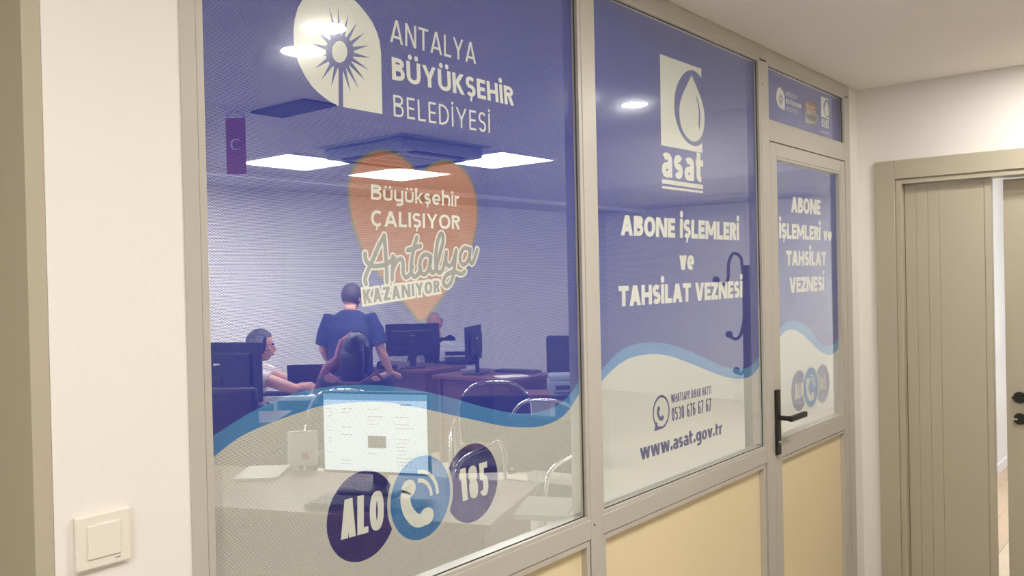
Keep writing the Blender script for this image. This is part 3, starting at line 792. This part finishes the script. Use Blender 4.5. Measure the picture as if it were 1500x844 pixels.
# ---- film on the door
f3 = film('blue and white printed film on the glass door leaf, with four lines of cream text', 0, 0)
fields(f3, DG[0]+.003, DG[1]-.003, DG[2]+.002, DG[3]-.003,
  [(1143, 481), (1151, 473), (1161.8, 470), (1175.4, 474.5), (1189, 486.8), (1200, 500.4), (1210.8, 507), (1221.7, 504.5), (1229, 493.6)],
  [(1143.8, 493), (1151, 485), (1161.8, 483), (1175, 489.5), (1189, 503), (1202.6, 515.4), (1216, 520), (1225.8, 514), (1229.5, 506)])
c5 = mapper(1110, 230, 3.669)
text('ABONE', [(180, 212), (338, 232), (338, 312), (180, 297)], c5, W_, f3, 1, w=.33, hf=.74, gap=.05)
text('İŞLEMLERİ ve', [(115, 352), (400, 381), (400, 451), (115, 437)], c5, W_, f3, 1, w=.32, hf=.74, gap=.05)
text('TAHSİLAT', [(153, 503), (368, 510), (368, 583), (153, 585)], c5, W_, f3, 1, w=.33, hf=.74, gap=.05)
text('VEZNESİ', [(170, 648), (358, 641), (358, 718), (172, 731)], c5, W_, f3, 1, w=.33, hf=.74, gap=.05)
g6 = lambda q: px_of(1110, 450, 3.67, q)
circles(pxp, f3, g6([(223, 450), (287, 430), (349, 411)]), .0870, [g6([(200, 415), (244, 402), (244, 480), (200, 497)]), g6([(329, 378), (368, 366), (368, 441), (331, 451)])])

# ---- film on the transom
f4 = film('dark blue printed film strip on the small transom pane above the door', 0, 0)
flat('blue_field', [[(P3[0]+.003, P3[2]+.002), (P3[1]-.003, P3[2]+.002), (P3[1]-.003, P3[3]-.003), (P3[0]+.003, P3[3]-.003)]], B_, f4, 0)
def carry(src, dst):
    # src/dst: two photo points each (top-left, bottom-right) -> similarity between their spots on the film plane
    a0, a1 = pxp(*src[0]), pxp(*src[1]); b0, b1 = pxp(*dst[0]), pxp(*dst[1])
    kx = (b1[0]-b0[0])/(a1[0]-a0[0]); kz = (b1[1]-b0[1])/(a1[1]-a0[1])
    return lambda x, y: (b0[0]+(pxp(x, y)[0]-a0[0])*kx, b0[1]+(pxp(x, y)[1]-a0[1])*kz)
t6 = lambda x, y: (1100+x/5.625, 80+y/5.625)
fe = carry(((430.3, 40), (560.3, 167.3)), (t6(210, 335), t6(281, 458)))
emblem(fe, f4)
ft = carry(((571.8, 61), (753, 155)), (t6(288, 338), t6(418, 446)))
city_text(ft, f4)
fh = carry(((511, 300), (617, 471)), (t6(444, 430), t6(498, 590)))
heart(fh, f4)
fd = carry(((966.9, 79), (1030, 281)), (t6(578, 342), t6(644, 608)))
drop_logo(fd, f4)
text('www.asat.gov.tr', [t6(582, 626), t6(644, 645), t6(644, 656), t6(582, 638)], pxp, W_, f4, 1, w=.2, xh=True)
#PART3
# ================================================================= OFFICE FURNITURE AND PEOPLE
def at(x, y, Z):                       # point on the sight line of a photo point, Z metres ahead
    v = AX[0]*(x-750)/F_PX+AX[1]*(y-422)/F_PX+AX[2]; return Vector((v[0]*Z, v[1]*Z, v[2]*Z+EYE))
AWAY = R(-50.5)                        # local +y then points away from the photograph's viewpoint
def desk(x, y, rz, w, d, label, h=.76, top='desk', side='desk', left=True):
    t = empty('office_desk', (x, y, 0), rz, label=label, category='desk', group='office desks')
    MB().box(-w/2, w/2, -d/2, d/2, h-.03, h, .004).build('desk_top', M[top], t)
    for s_ in (-1, 1): MB().box(s_*(w/2-.05)-.014, s_*(w/2-.05)+.014, -d/2+.04, d/2-.04, 0, h-.03, .002).build('side_panel', M[side], t)
    MB().box(-w/2+.065, w/2-.065, d/2-.075, d/2-.057, .15, h-.03, .002).build('front_panel', M[side], t)
    return t
def monitor(x, y, rz, z, w, h, label, lift=.10, tilt=0, lit=False, cat='monitor', light=False):
    t = empty('computer_monitor', (x, y, z), rz, label=label, category=cat, group='office monitors')
    T = Matrix.Rotation(tilt, 4, 'X')
    MB().box(-w/2, w/2, -.012, .010, lift, lift+h, .005).box(-w/2+.06, w/2-.06, -.034, -.010, lift+.05, lift+h-.06, .010).build('housing', M['blackpl'], t)
    MB().box(-w/2+.010, w/2-.010, .0102, .0112, lift+.014, lift+h-.010).build('screen', M['screen' if lit else 'darkpl'], t)
    MB().box(-.03, .03, -.045, -.020, .008, lift+h*.45, .006).build('stand_neck', M['blackpl'], t)
    MB().box(-.12, .12, -.11, .07, 0, .012, .004).build('stand_base', M['blackpl'], t)
    MB().box(-.02, .02, -.0355, -.034, lift+h*.62, lift+h*.62+.012).build('maker_plate', M['chrome'], t)
    return t
def keyboard(x, y, rz, z, label, w=.42):
    t = empty('keyboard', (x, y, z), rz, label=label, category='keyboard', group='keyboards')
    MB().box(-w/2, w/2, -.065, .065, 0, .016, .004).build('case', M['blackpl'], t)
    for r_ in range(5):
        for c in range(14):
            o = (r_*.37 % 1)*.008
            k = .0265*w/.42
            MB().box(-w/2+.014+o+c*k*1.07, -w/2+.014+o+c*k*1.07+k*.88, .045-r_*.023-.018, .045-r_*.023, .016, .022).build('key', M['darkpl'], t)
    return t
def mouse(x, y, rz, z, label):
    t = empty('computer_mouse', (x, y, z), rz, label=label, category='mouse', group='computer mice')
    MB().ball((0, 0, .004), .03, 14, (1, 1.7, .9)).build('shell', M['blackpl'], t, True)
    MB().box(-.003, .003, .018, .032, .028, .033, .001).build('wheel', M['darkpl'], t)
def office_chair(x, y, rz, label, back_z=1.05, mat_='darkfab', bw=.46, bh=.5):
    t = empty('office_chair', (x, y, 0), rz, label=label, category='chair', group='swivel office chairs')
    MB().box(-.24, .24, -.22, .24, .43, .51, .03).build('seat', M[mat_], t, True)
    b = MB(); n = 10
    b.box(-bw/2, bw/2, -.30, -.23, back_z-bh, back_z, .032)
    o = b.build('backrest', M[mat_], t, True)
    MB().tube([(0, 0, .10), (0, 0, .43)], .028, 12).build('gas_column', M['chrome'], t, True)
    MB().tube([(0, -.16, .42), (0, -.28, .45), (0, -.31, back_z-bh+.12)], .018, 8).build('back_bracket', M['blackpl'], t, True)
    for k in range(5):
        a = 2*math.pi*k/5
        l = MB().tube([(0, 0, .10), (.28*math.cos(a), .28*math.sin(a), .07)], [.026, .016], 8).build('base_arm', M['blackpl'], t, True)
        MB().disc((.28*math.cos(a), .28*math.sin(a), .03), .029, .03, 14, 'x').build('caster', M['blackpl'], l)
    for s_ in (-1, 1):
        MB().tube([(s_*.25, .05, .46), (s_*.28, .05, .62), (s_*.28, .13, .66), (s_*.28, -.14, .66)], .014, 8).build('armrest', M['blackpl'], t, True)
    return t
def visitor_chair(x, y, rz, label):
    t = empty('visitor_chair', (x, y, 0), rz, label=label, category='chair', group='chrome framed visitor chairs')
    MB().box(-.23, .23, -.22, .22, .42, .47, .02).build('seat', M['darkfab'], t, True)
    MB().box(-.22, .22, -.27, -.23, .52, .82, .018).build('backrest', M['darkfab'], t, True)
    for s_ in (-1, 1):
        pts = [(s_*.26, .22, .014), (s_*.26, .24, .35), (s_*.26, .23, .55), (s_*.26, .15, .64), (s_*.26, -.10, .66), (s_*.26, -.22, .66), (s_*.26, -.27, .5), (s_*.26, -.24, .014), ]
        P = smooth_curve([(p[1], p[2]) for p in pts], 5)
        MB().tube([(s_*.26, a, max(b, .012)) for a, b in P], .011, 10).build('side_hoop', M['chrome'], t, True)
    bk = smooth_curve([(-.22, .50), (-.225, .75), (-.15, .875), (0, .90), (.15, .875), (.225, .75), (.22, .50)], 5)
    MB().tube([(a, -.275, b) for a, b in bk], .010, 10).build('back_hoop', M['chrome'], t, True)
    MB().tube([(-.26, .16, .44), (.26, .16, .44)], .009, 8).tube([(-.26, -.18, .44), (.26, -.18, .44)], .009, 8).build('cross_bar', M['chrome'], t, True)
    return t
def printer(x, y, rz, z, m_, label, w=.38, d=.34, h=.19):
    t = empty('desktop_printer', (x, y, z), rz, label=label, category='printer', group='desktop printers')
    MB().box(-w/2, w/2, -d/2, d/2, 0, h*.70, .012).build('body', M[m_], t)
    MB().box(-w/2+.01, w/2-.01, -d/2+.01, d/2-.05, h*.70, h, .014).build('scanner_lid', M[m_], t)
    MB().box(-w/2+.05, w/2-.05, -d/2-.05, -d/2+.004, h*.18, h*.24, .003).build('paper_tray', M['darkpl'], t)
    MB().box(-w/2+.06, w/2-.06, -d/2-.002, -d/2+.002, h*.32, h*.52).build('output_slot', M['blackpl'], t)
    MB().box(w/2-.12, w/2-.03, d/2-.045, d/2-.01, h*.70, h*.76, .002).build('control_panel', M['darkpl'], t)
    return t
def cabinet(x, y, rz, w, d, h, m_, top, label):
    t = empty('low_cabinet', (x, y, 0), rz, label=label, category='cabinet', group='low office cabinets')
    MB().box(-w/2, w/2, -d/2, d/2, 0, h-.025, .003).build('body', M[m_], t)
    MB().box(-w/2-.012, w/2+.012, -d/2-.015, d/2+.005, h-.025, h, .003).build('cabinet_top', M[top], t)
    for k in range(3):
        z0 = .04+k*(h-.09)/3
        dr = MB().box(-w/2+.012, w/2-.012, -d/2-.010, -d/2+.001, z0, z0+(h-.09)/3-.008, .002).build('drawer', M[m_], t)
        MB().box(-.04, .04, -d/2-.020, -d/2-.010, z0+.10, z0+.112, .002).build('drawer_pull', M['chrome'], dr)
    return t
def paper(x, y, z, rz, label, n=1, w=.18, l=.25, grp='papers on the desks'):
    h = .0012*n+.001
    o = MB().box(-w/2, w/2, -l/2, l/2, 0, h).build('paper_stack' if n > 1 else 'sheet_of_paper', M['paper'], None, loc=(x, y, z), rot=(0, 0, rz))
    o['label'] = label; o['category'] = 'paper'; o['group'] = grp; return o

# near desk just behind the glass, with the lit screen facing the partition
ND = (2.12, 2.74); na = math.atan2(-.93, .37)           # direction of its long side
desk(ND[0], ND[1], na, 1.62, .62, 'reddish brown desk right behind the left pane, carrying the lit screen', h=.75)
mc = (at(551, 634, 3.38)); zt = .751
mon = monitor(mc.x, mc.y, na+R(2), zt, .455, .325, 'black monitor with a lit white page, facing the glass above the ALO badge', lift=mc.z-.1625-zt, lit=False)
for ch in list(mon.children):
    if ch.name.startswith('screen'):
        # the side turned to the glass carries the page (the local -y side)
        bpy.data.objects.remove(ch)
    elif ch.name.startswith(('housing', 'stand_neck', 'maker_plate')):
        ch.scale = (1, -1, 1)
z0 = mc.z-.1625-zt; sx, sy = .455/2-.008, z0+.325-.010
sc_ = MB().box(-sx, sx, -.0125, -.0108, z0+.012, sy).build('screen', M['screen'], mon)
def scr(name, m_, a, b, c, d, dy=.0004): MB().box(a, b, -.0128-dy, -.0125, c, d).build(name, M[m_], sc_)
scr('toolbar', 'screen_bar', -sx, sx, sy-.024, sy)
scr('tab_button', 'screen_bar', sx-.11, sx-.065, sy-.044, sy-.036)
scr('dialog_box', 'screen_box', -.030, .047, z0+.105, z0+.152)
random.seed(11)
for r_ in range(16):
    for cx0, cw in ((-sx+.012, .03), (-sx+.075, .075), (-.03, .07), (.09, .08)):
        zz = sy-.06-r_*.0145
        if random.random() < .45 or (cx0 == -.03 and z0+.095 < zz < z0+.16): continue
        scr('text_line', 'screen_text', cx0, cx0+cw*random.uniform(.4, 1), zz, zz+.0022)
k = at(545, 745, 3.05); kb = (Vector((k.x, k.y, 0)))
kp = lambda x, y, z: (AX[0]*(x-750)/F_PX+AX[1]*(y-422)/F_PX+AX[2])*((z-EYE)/(AX[0]*(x-750)/F_PX+AX[1]*(y-422)/F_PX+AX[2])[2])
q = kp(535, 742, .752); keyboard(q[0], q[1], na+R(2), .751, 'black keyboard on the near desk in front of the lit screen')
q = kp(612, 772, .752); mouse(q[0], q[1], na, .751, 'black mouse on the near desk right of the keyboard')
for (x, y, a, n, lab) in ((385, 694, 20, 8, 'small white paper stack at the left end of the near desk'), 
                        (800, 748, 5, 14, 'thick white paper pile at the right end of the near desk'), ):
    q = kp(x, y, .752); paper(q[0], q[1], .7505, na+R(a), lab, n)
q = kp(446, 668, .80)
bt = empty('paper_bag', (q[0]+.03, q[1]+.05, .7505), na+R(20), label='pale paper bag with a red mark at the left end of the near desk', category='bag')
b = MB(); b.box(-.06, .06, -.035, .035, 0, .15, .004)
for v in b.bm.verts:
    if v.co.z > .1: v.co.y *= .35; v.co.x *= 1.05
b.build('bag_body', M['paper'], bt); MB().box(.0, .03, -.0362, -.034, .03, .06).build('red_mark', M['red'], bt)

# far desks
desk(5.72, 6.03, R(90), 1.02, .55, 'reddish brown desk the standing man leans on, behind the tip of the heart')
desk(5.56, 4.81, R(90), .86, .62, 'reddish brown desk with the side-on monitor, right half of the left pane')
q = kp(603, 541, .762); monitor(5.60, 5.83, AWAY+R(4), .7605, .50, .30, 'black monitor seen from behind on the desk of the seated bald man', lift=.11)
monitor(5.50, 4.98, AWAY+R(78), .7605, .50, .30, 'black monitor seen almost edge-on, on the desk right of the printer', lift=.11)
keyboard(5.76, 4.70, R(-80), .7605, 'black keyboard beside the side-on monitor', .40)
t = empty('desk_phone', (5.42, 5.99, .7605), AWAY, label='black desk phone left of the monitor of the bald man', category='phone')
MB().box(-.09, .09, -.08, .08, 0, .035, .01).build('phone_body', M['blackpl'], t); MB().tube([(-.07, -.06, .05), (-.07, 0, .058), (-.07, .06, .05)], .018, 8).build('handset', M['blackpl'], t, True)
for i, (x, y, a, n) in enumerate(((5.56, 6.36, 10, 20), (5.45, 4.52, 60, 6))):
    paper(x, y, .7605, R(a), ['white paper pile on the desk beside the standing man', 'white papers at the right end of the desk with the side-on monitor'][i], n)
cw = at(670, 520, 8.65)
cabinet(cw.x, cw.y, AWAY, .36, .36, .765, 'whitepl', 'blackpl', 'white cabinet with black top under the white printer')
printer(cw.x, cw.y, AWAY, .7655, 'whitepl', 'white multifunction printer between the two far monitors', .34, .30, .19)
c2 = at(787, 590, 6.55); cabinet(c2.x, c2.y, AWAY, .18, .30, .70, 'whitepl', 'desk', 'narrow white cabinet with reddish top near the right edge of the left pane')
c3_ = at(834, 590, 7.1); cabinet(c3_.x, c3_.y, AWAY, .22, .30, .61, 'blackpl', 'blackpl', 'black cabinet under the grey blue printer at the right edge of the left pane')
printer(c3_.x-.02, c3_.y+.02, AWAY, .6105, 'greypl', 'grey blue printer on the black cabinet at the right edge of the left pane', .30, .30, .17)
c4_ = at(822, 520, 8.2); office_chair(c4_.x, c4_.y, AWAY+R(160), 'empty dark swivel chair behind the grey blue printer', 1.0)
# left group
dl = at(470, 575, 6.4); desk(dl.x, dl.y, AWAY, .66, .5, 'white topped desk in front of the seated woman', top='whitepl', side='whitepl')
t = empty('laptop', (at(452, 560, 6.5).x, at(452, 560, 6.5).y, .7605), AWAY+R(6), label='open dark laptop seen from behind, right of the seated woman', category='laptop')
MB().box(-.15, .15, 0, .22, 0, .014, .004).build('base', M['darkpl'], t)
MB().box(-.15, .15, -.008, 0, 0, .205, .004, rot=Matrix.Rotation(R(14), 4, 'X')).build('lid', M['blackpl'], t)
q = at(420, 588, 6.27); keyboard(q.x, q.y, AWAY, .7605, 'black keyboard under the arms of the seated woman', .34)
d4 = at(322, 610, 5.25); desk(d4.x, d4.y, AWAY, .78, .46, 'reddish brown desk under the black monitor at the left edge of the pane')
monitor(at(322, 560, 5.2).x, at(322, 560, 5.2).y, AWAY-R(8), .7605, .54, .36, 'large black monitor seen from behind at the left edge, before the seated woman', lift=.10)
oc = at(333, 600, 4.75); office_chair(oc.x, oc.y, AWAY, 'high dark brown swivel chair back at the left edge, above the blue wave', 1.03, 'hairb', .50, .56)
v1 = at(765, 720, 4.45); visitor_chair(v1.x, v1.y, AWAY+R(150), 'chrome framed visitor chair seen through the white field right of the 185 badge')
v2 = at(725, 640, 5.3); visitor_chair(v2.x, v2.y, AWAY+R(180), 'chrome framed visitor chair whose back hoop crosses the blue wave')
# coat stand behind the second pane
cs_ = Vector((3.46, 1.56, 0))
t = empty('coat_stand', cs_, 0, label='dark coat stand with curved ball-tipped hooks behind the right edge of the middle pane', category='coat stand')
MB().box(-.022, .022, -.012, .012, .03, 1.60, .004).build('post', M['darkpl'], t)
MB().disc((0, 0, .015), .16, .03, 32).build('base', M['darkpl'], t)
def hook(pts, tip):
    P = smooth_curve(pts, 6)
    h_ = MB().tube([(-.018-a*.82, a*.50, b) for a, b in P], .0065, 8).build('hook', M['darkpl'], t, True)
    a, b = P[-1]
    MB().ball((-.018-a*.82, a*.50, b), .015, 12, (1.15, 1, 1)).build('hook_ball', M['darkpl'], h_, True)
hook([(0, 1.50), (.012, 1.60), (.02, 1.635), (.055, 1.65), (.08, 1.61), (.085, 1.545), (.11, 1.52), (.145, 1.54)], 1)
hook([(0, 1.43), (.012, 1.35), (.03, 1.30), (.06, 1.29), (.085, 1.31)], 1)
hook([(0, 1.20), (.012, 1.16), (.03, 1.14), (.05, 1.155)], 0)

# ---- people
def remeshed(b, name, vox, it=3):
    me = b.mesh(name+'_tmp'); o = bpy.data.objects.new(name+'_tmp', me); COL.objects.link(o)
    md = o.modifiers.new('r', 'REMESH'); md.mode = 'VOXEL'; md.voxel_size = vox
    sm = o.modifiers.new('s', 'SMOOTH'); sm.iterations = it; sm.factor = .5
    dg_ = bpy.context.evaluated_depsgraph_get(); ev = o.evaluated_get(dg_)
    out = bpy.data.meshes.new_from_object(ev); out.name = name
    bpy.data.objects.remove(o)
    for p in out.polygons: p.use_smooth = True
    return out
def V3(*a): return Vector(a)
def hand(b, wr, d, n, sgn, sc=1.0, curl=.5):
    d = d.normalized(); n = (n-d*n.dot(d)).normalized(); s_ = d.cross(n)*sgn
    pc = wr+d*.045*sc
    b.tube([wr-d*.01, wr+d*.02*sc, wr+d*.06*sc, wr+d*.088*sc], .02, 12, ell=[(.024, .018), (.032, .016), (.040, .015), (.036, .012)], side=s_)
    for i, (o, L_) in enumerate(((-.029, .066), (-.010, .078), (.010, .073), (.028, .058))):
        p0 = wr+d*.082*sc+s_*o*sc; c = curl
        d1 = (d*math.cos(c*.5)+n*math.sin(c*.5)); d2 = (d*math.cos(c*1.3)+n*math.sin(c*1.3)); d3 = (d*math.cos(c*2)+n*math.sin(c*2))
        p1 = p0+d1*L_*.42; p2 = p1+d2*L_*.32; p3 = p2+d3*L_*.26
        b.tube([p0-d*.01, p1, p2, p3], [.0098, .0092, .0086, .0075], 8)
    t0 = wr+d*.028*sc-s_*.028; t1 = t0+(d*.6-s_*.7+n*.2).normalized()*.036; t2 = t1+(d*.9-s_*.25+n*.3).normalized()*.03
    b.tube([t0, t1, t2], [.0125, .0110, .009], 8)
def figure(name, label, loc, rz, J, head_r=(0, 0), shirt='navyfab', pants='blackfab', hair='hair', long_hair=False, bald=False, sleeve=.85, grp=None, scarf=False, bulk=1.0):
    t = empty(name, loc, rz, label=label, category='person')
    pel, ch, nk, hd = J['pelvis'], J['chest'], J['neck'], J['head']
    X = V3(1, 0, 0); mid = (pel+ch)/2
    HR = Matrix.Rotation(R(head_r[0]), 3, 'Z') @ Matrix.Rotation(R(head_r[1]), 3, 'X')
    b = MB()
    b.tube([pel-V3(0, 0, .06), pel, mid, ch, nk-V3(0, 0, .05)], .1, 20, ell=[(.10, .08), (.145, .105), (.13, .095), (.155, .10), (.07, .06)], side=X)
    b.tube([nk-V3(0, 0, .08), nk, hd-V3(0, 0, .05)], [.062, .054, .052], 14)
    H = lambda *v: hd+HR@Vector(v)
    b.ball(H(0, -.005, .015), .1, 24, (.76, .95, 1.02), HR); b.ball(H(0, .025, -.045), .07, 18, (.82, .90, 1.0), HR)
    b.ball(H(0, .052, -.088), .026, 12, (1.1, .8, .8), HR)
    b.tube([H(0, .082, .018), H(0, .094, -.008), H(0, .108, -.028), H(0, .09, -.036)], [.009, .011, .014, .010], 10)
    for s_ in (-1, 1):
        b.ball(H(s_*.078, -.005, -.012), .026, 12, (.38, .75, 1.15), HR)
        b.ball(H(s_*.033, .078, .028), .018, 10, (1.2, .5, .5), HR); b.ball(H(s_*.04, .060, -.022), .026, 10, (1, .7, .8), HR)
    b.tube([H(-.02, .085, -.062), H(0, .093, -.060), H(.02, .085, -.062)], .0075, 8)
    for s_, k in ((-1, 'L'), (1, 'R')):
        sh, el, wr = J['sh'+k], J['el'+k], J['wr'+k]; hp, kn, an = J['hip'+k], J['kn'+k], J['an'+k]
        b.tube([ch+V3(s_*.08, 0, .05), sh, sh+(el-sh)*.35, el, el+(wr-el)*.35, wr], [.055, .056, .050, .040, .041, .027], 14)
        hand(b, wr, (J.get('hd'+k) or (wr-el)), J.get('pn'+k, V3(0, 0, -1)), s_)
        b.tube([hp+V3(-s_*.02, 0, .03), hp+(kn-hp)*.3, kn, kn+(an-kn)*.35, an], [.085, .082, .058, .058, .040], 16)
        ft = (V3(0, 1, 0)); b.tube([an+V3(0, -.04, -.035), an+ft*.06+V3(0, 0, -.045), an+ft*.16+V3(0, 0, -.055)], .04, 12, ell=[(.036, .034), (.042, .030), (.036, .022)], side=X)
    me = remeshed(b, 'body', .0085); me.materials.append(M['skin']); link(bpy.data.objects.new('body', me), t)
    # clothing
    c = MB()
    c.tube([pel-V3(0, 0, .09), pel, mid, ch, ch+(nk-ch)*.55, nk-V3(0, 0, .035)], .1, 22, ell=[(.17, .125), (.168, .128), (.155, .120), (.178, .122), (.125, .095), (.066, .062)], side=X) if bulk == 1 else c.tube([pel-V3(0, 0, .09), pel, mid, ch, ch+(nk-ch)*.6, nk-V3(0, 0, .0)], .1, 22, ell=[(.17*bulk, .13*bulk), (.17*bulk, .14*bulk), (.165*bulk, .135*bulk), (.18*bulk, .125*bulk), (.15*bulk, .105), (.072, .068)], side=X)
    for s_, k in ((-1, 'L'), (1, 'R')):
        sh, el, wr = J['sh'+k], J['el'+k], J['wr'+k]
        if sleeve <= 1: c.tube([ch+V3(s_*.09, 0, .05), sh, sh+(el-sh)*.4, sh+(el-sh)*sleeve], [.064, .062, .066*bulk, .068*bulk], 16)
        else: c.tube([ch+V3(s_*.09, 0, .05), sh, el, el+(wr-el)*.4, el+(wr-el)*.92], [.068, .068, .054, .050, .038], 16)
    me = remeshed(c, 'shirt', .011, 4); me.materials.append(M[shirt]); link(bpy.data.objects.new('shirt', me), t)
    p = MB()
    p.tube([pel-V3(0, 0, .08), pel+V3(0, 0, .02)], .15, 20, ell=[(.165, .118), (.162, .12)], side=X)
    for s_, k in ((-1, 'L'), (1, 'R')):
        hp, kn, an = J['hip'+k], J['kn'+k], J['an'+k]
        p.tube([hp+V3(-s_*.02, 0, .03), hp+(kn-hp)*.3, kn, kn+(an-kn)*.35, an+V3(0, 0, .0)], [.098, .094, .070, .070, .060], 16)
    me = remeshed(p, 'trousers', .012, 3); me.materials.append(M[pants]); link(bpy.data.objects.new('trousers', me), t)
    for s_, k in ((-1, 'L'), (1, 'R')):
        an = J['an'+k]
        MB().tube([an+V3(0, -.055, -.04), an+V3(0, 0, -.03), an+V3(0, .09, -.045), an+V3(0, .185, -.058)], .04, 14, ell=[(.036, .036), (.046, .052), (.048, .036), (.038, .024)], side=X).build('shoe', M['blackpl'], t, True)
    # hair, eyes, lips
    if hair:
        h = MB(); h.ball((0, 0, 0), .1, 28, (.86, 1.02, 1.08))
        for v in list(h.bm.verts):
            x, y, z = v.co
            lim = .045 if not bald else -.02
            if (y > lim-max(0, z)*.0 and z < .052) or z < -.085 or (bald and z > .03): h.bm.verts.remove(v)
        for v in h.bm.verts: v.co = H(v.co.x, v.co.y-.010, v.co.z+.020)
        if long_hair:
            h.tube([H(0, -.055, .05), H(0, -.075, -.04), H(0, -.085, -.14), H(.01, -.08, -.26)], .05, 16, ell=[(.075, .04), (.088, .045), (.085, .045), (.05, .025)], side=HR@X)
            for s_ in (-1, 1): h.tube([H(s_*.045, -.012, .07), H(s_*.066, -.022, -.02), H(s_*.066, -.04, -.14)], [.040, .042, .026], 12)
        h.build('hair', M[hair], t, True)
    for s_ in (-1, 1): MB().ball(H(s_*.033, .084, .018), .0105, 10).build('eye', M['eye'], t, True)
    MB().tube([H(-.022, .0895, -.062), H(0, .0985, -.060), H(.022, .0895, -.062)], .0048, 8).build('lips', M['lip'], t, True)
    if scarf:
        s1 = MB().tube([H(-.03, .04, .10), H(-.085, .0, .05), H(-.12, -.01, -.06), J['shL']+V3(-.0, .02, .07), J['shL']+V3(-.07, -.02, -.10)], .04, 14, ell=[(.02, .04), (.03, .05), (.045, .05), (.05, .05), (.03, .04)], side=V3(0, 1, 0))
        s1.build('scarf', M['redfab'], t, True)
        MB().tube([J['shL']+V3(.03, -.075, .05), ch+V3(-.06, -.125, .09), ch+V3(.06, -.125, .09), J['shR']+V3(-.03, -.075, .05), J['shR']+V3(.05, -.02, -.05)], .010, 8).build('red_piping', M['redfab'], t, True)
    return t
def standing(h=1.68, lean=0):
    k = h/1.70
    J = dict(pelvis=V3(0, 0, .93), chest=V3(0, .02, 1.25), neck=V3(0, .03, 1.425), head=V3(0, .06, 1.54))
    for s_, n in ((-1, 'L'), (1, 'R')):
        J['sh'+n] = V3(s_*.205, .02, 1.345); J['el'+n] = V3(s_*.25, -.02, 1.10); J['wr'+n] = V3(s_*.27, .05, .86); J['hip'+n] = V3(s_*.09, 0, .90); J['kn'+n] = V3(s_*.10, .02, .49); J['an'+n] = V3(s_*.11, -.02, .088)
    for q_ in J: J[q_] = J[q_]*k
    for n in 'LR': J['an'+n].z = .088
    return J
def sitting(seat=.47, dz=0):
    J = dict(pelvis=V3(0, 0, seat+.12), chest=V3(0, .02, seat+.36), neck=V3(0, .03, seat+.525), head=V3(0, .055, seat+.64))
    for s_, n in ((-1, 'L'), (1, 'R')):
        J['sh'+n] = V3(s_*.185, .02, seat+.46); J['el'+n] = V3(s_*.23, .06, seat+.22); J['wr'+n] = V3(s_*.16, .28, seat+.22); J['hip'+n] = V3(s_*.09, .03, seat+.105); J['kn'+n] = V3(s_*.12, .44, seat+.07); J['an'+n] = V3(s_*.12, .42, .088)
    return J
# man standing with his back turned
mp = at(512, 480, 7.45); J = standing(1.585)
J['elR'] = J['shR']+V3(.075, -.01, -.27); J['wrR'] = J['elR']+V3(.06, .10, -.21); J['hdR'] = V3(.05, .1, -.03); J['pnR'] = V3(0, 0, -1)
J['elL'] = J['shL']+V3(-.05, .0, -.27); J['wrL'] = J['elL']+V3(.05, .16, -.17)
J['head'] = J['neck']+V3(0, .065, .105)
figure('person', 'man standing with his back turned in a dark blue short sleeved polo shirt', (mp.x, mp.y, 0), AWAY-R(4), J, (-12, -18), 'navyfab', 'blackfab', 'hairg', bulk=1.16)
# woman in profile at the left
wp = at(362, 520, 6.4); J = sitting(.47)
J['head'] = J['neck']+V3(0, .07, .115); J['wrR'] = V3(.10, .44, .80); J['elR'] = V3(.24, .36, .80); J['wrL'] = V3(-.05, .42, .80); J['elL'] = V3(-.24, .32, .80)
J['wrR'] = V3(.0, .46, .80)
figure('person', 'seated dark haired woman in profile leaning on her folded arms at a desk', (wp.x, wp.y, 0), AWAY-R(80), J, (8, -6), 'creamfab', 'blackfab', 'hair', True, sleeve=.45)
# person seated with the back to the glass
gp = at(520, 530, 5.6); J = sitting(.47)
figure('person', 'seated person with long dark hair, red scarf and dark grey vest, seen from behind', (gp.x, gp.y, 0), AWAY-R(6), J, (-10, 0), 'greyfab', 'blackfab', 'hair', True, sleeve=1.5, scarf=True)
# bald man behind the far monitor
bp_ = Vector((6.62, 6.50, 0)); J = sitting(.47)
J['elR'] = V3(.24, .10, .76+.08); J['elL'] = V3(-.30, .10, .80)
figure('person', 'seated bald man in dark clothes half hidden behind the far monitor', (bp_.x, bp_.y, 0), AWAY+R(142), J, (24, -8), 'blackfab', 'blackfab', 'hairg', False, True, sleeve=1.5)
def stool(loc, rz, label, m_='darkfab'):
    v = visitor_chair(loc[0], loc[1], rz, label); return v
for p_, a, lab in ((wp, AWAY-R(80), 'chrome framed visitor chair under the seated woman'), (gp, AWAY-R(6), 'chrome framed visitor chair under the person in the red scarf'), (bp_, AWAY+R(142), 'chrome framed visitor chair under the bald man')):
    stool((p_.x, p_.y), a, lab)
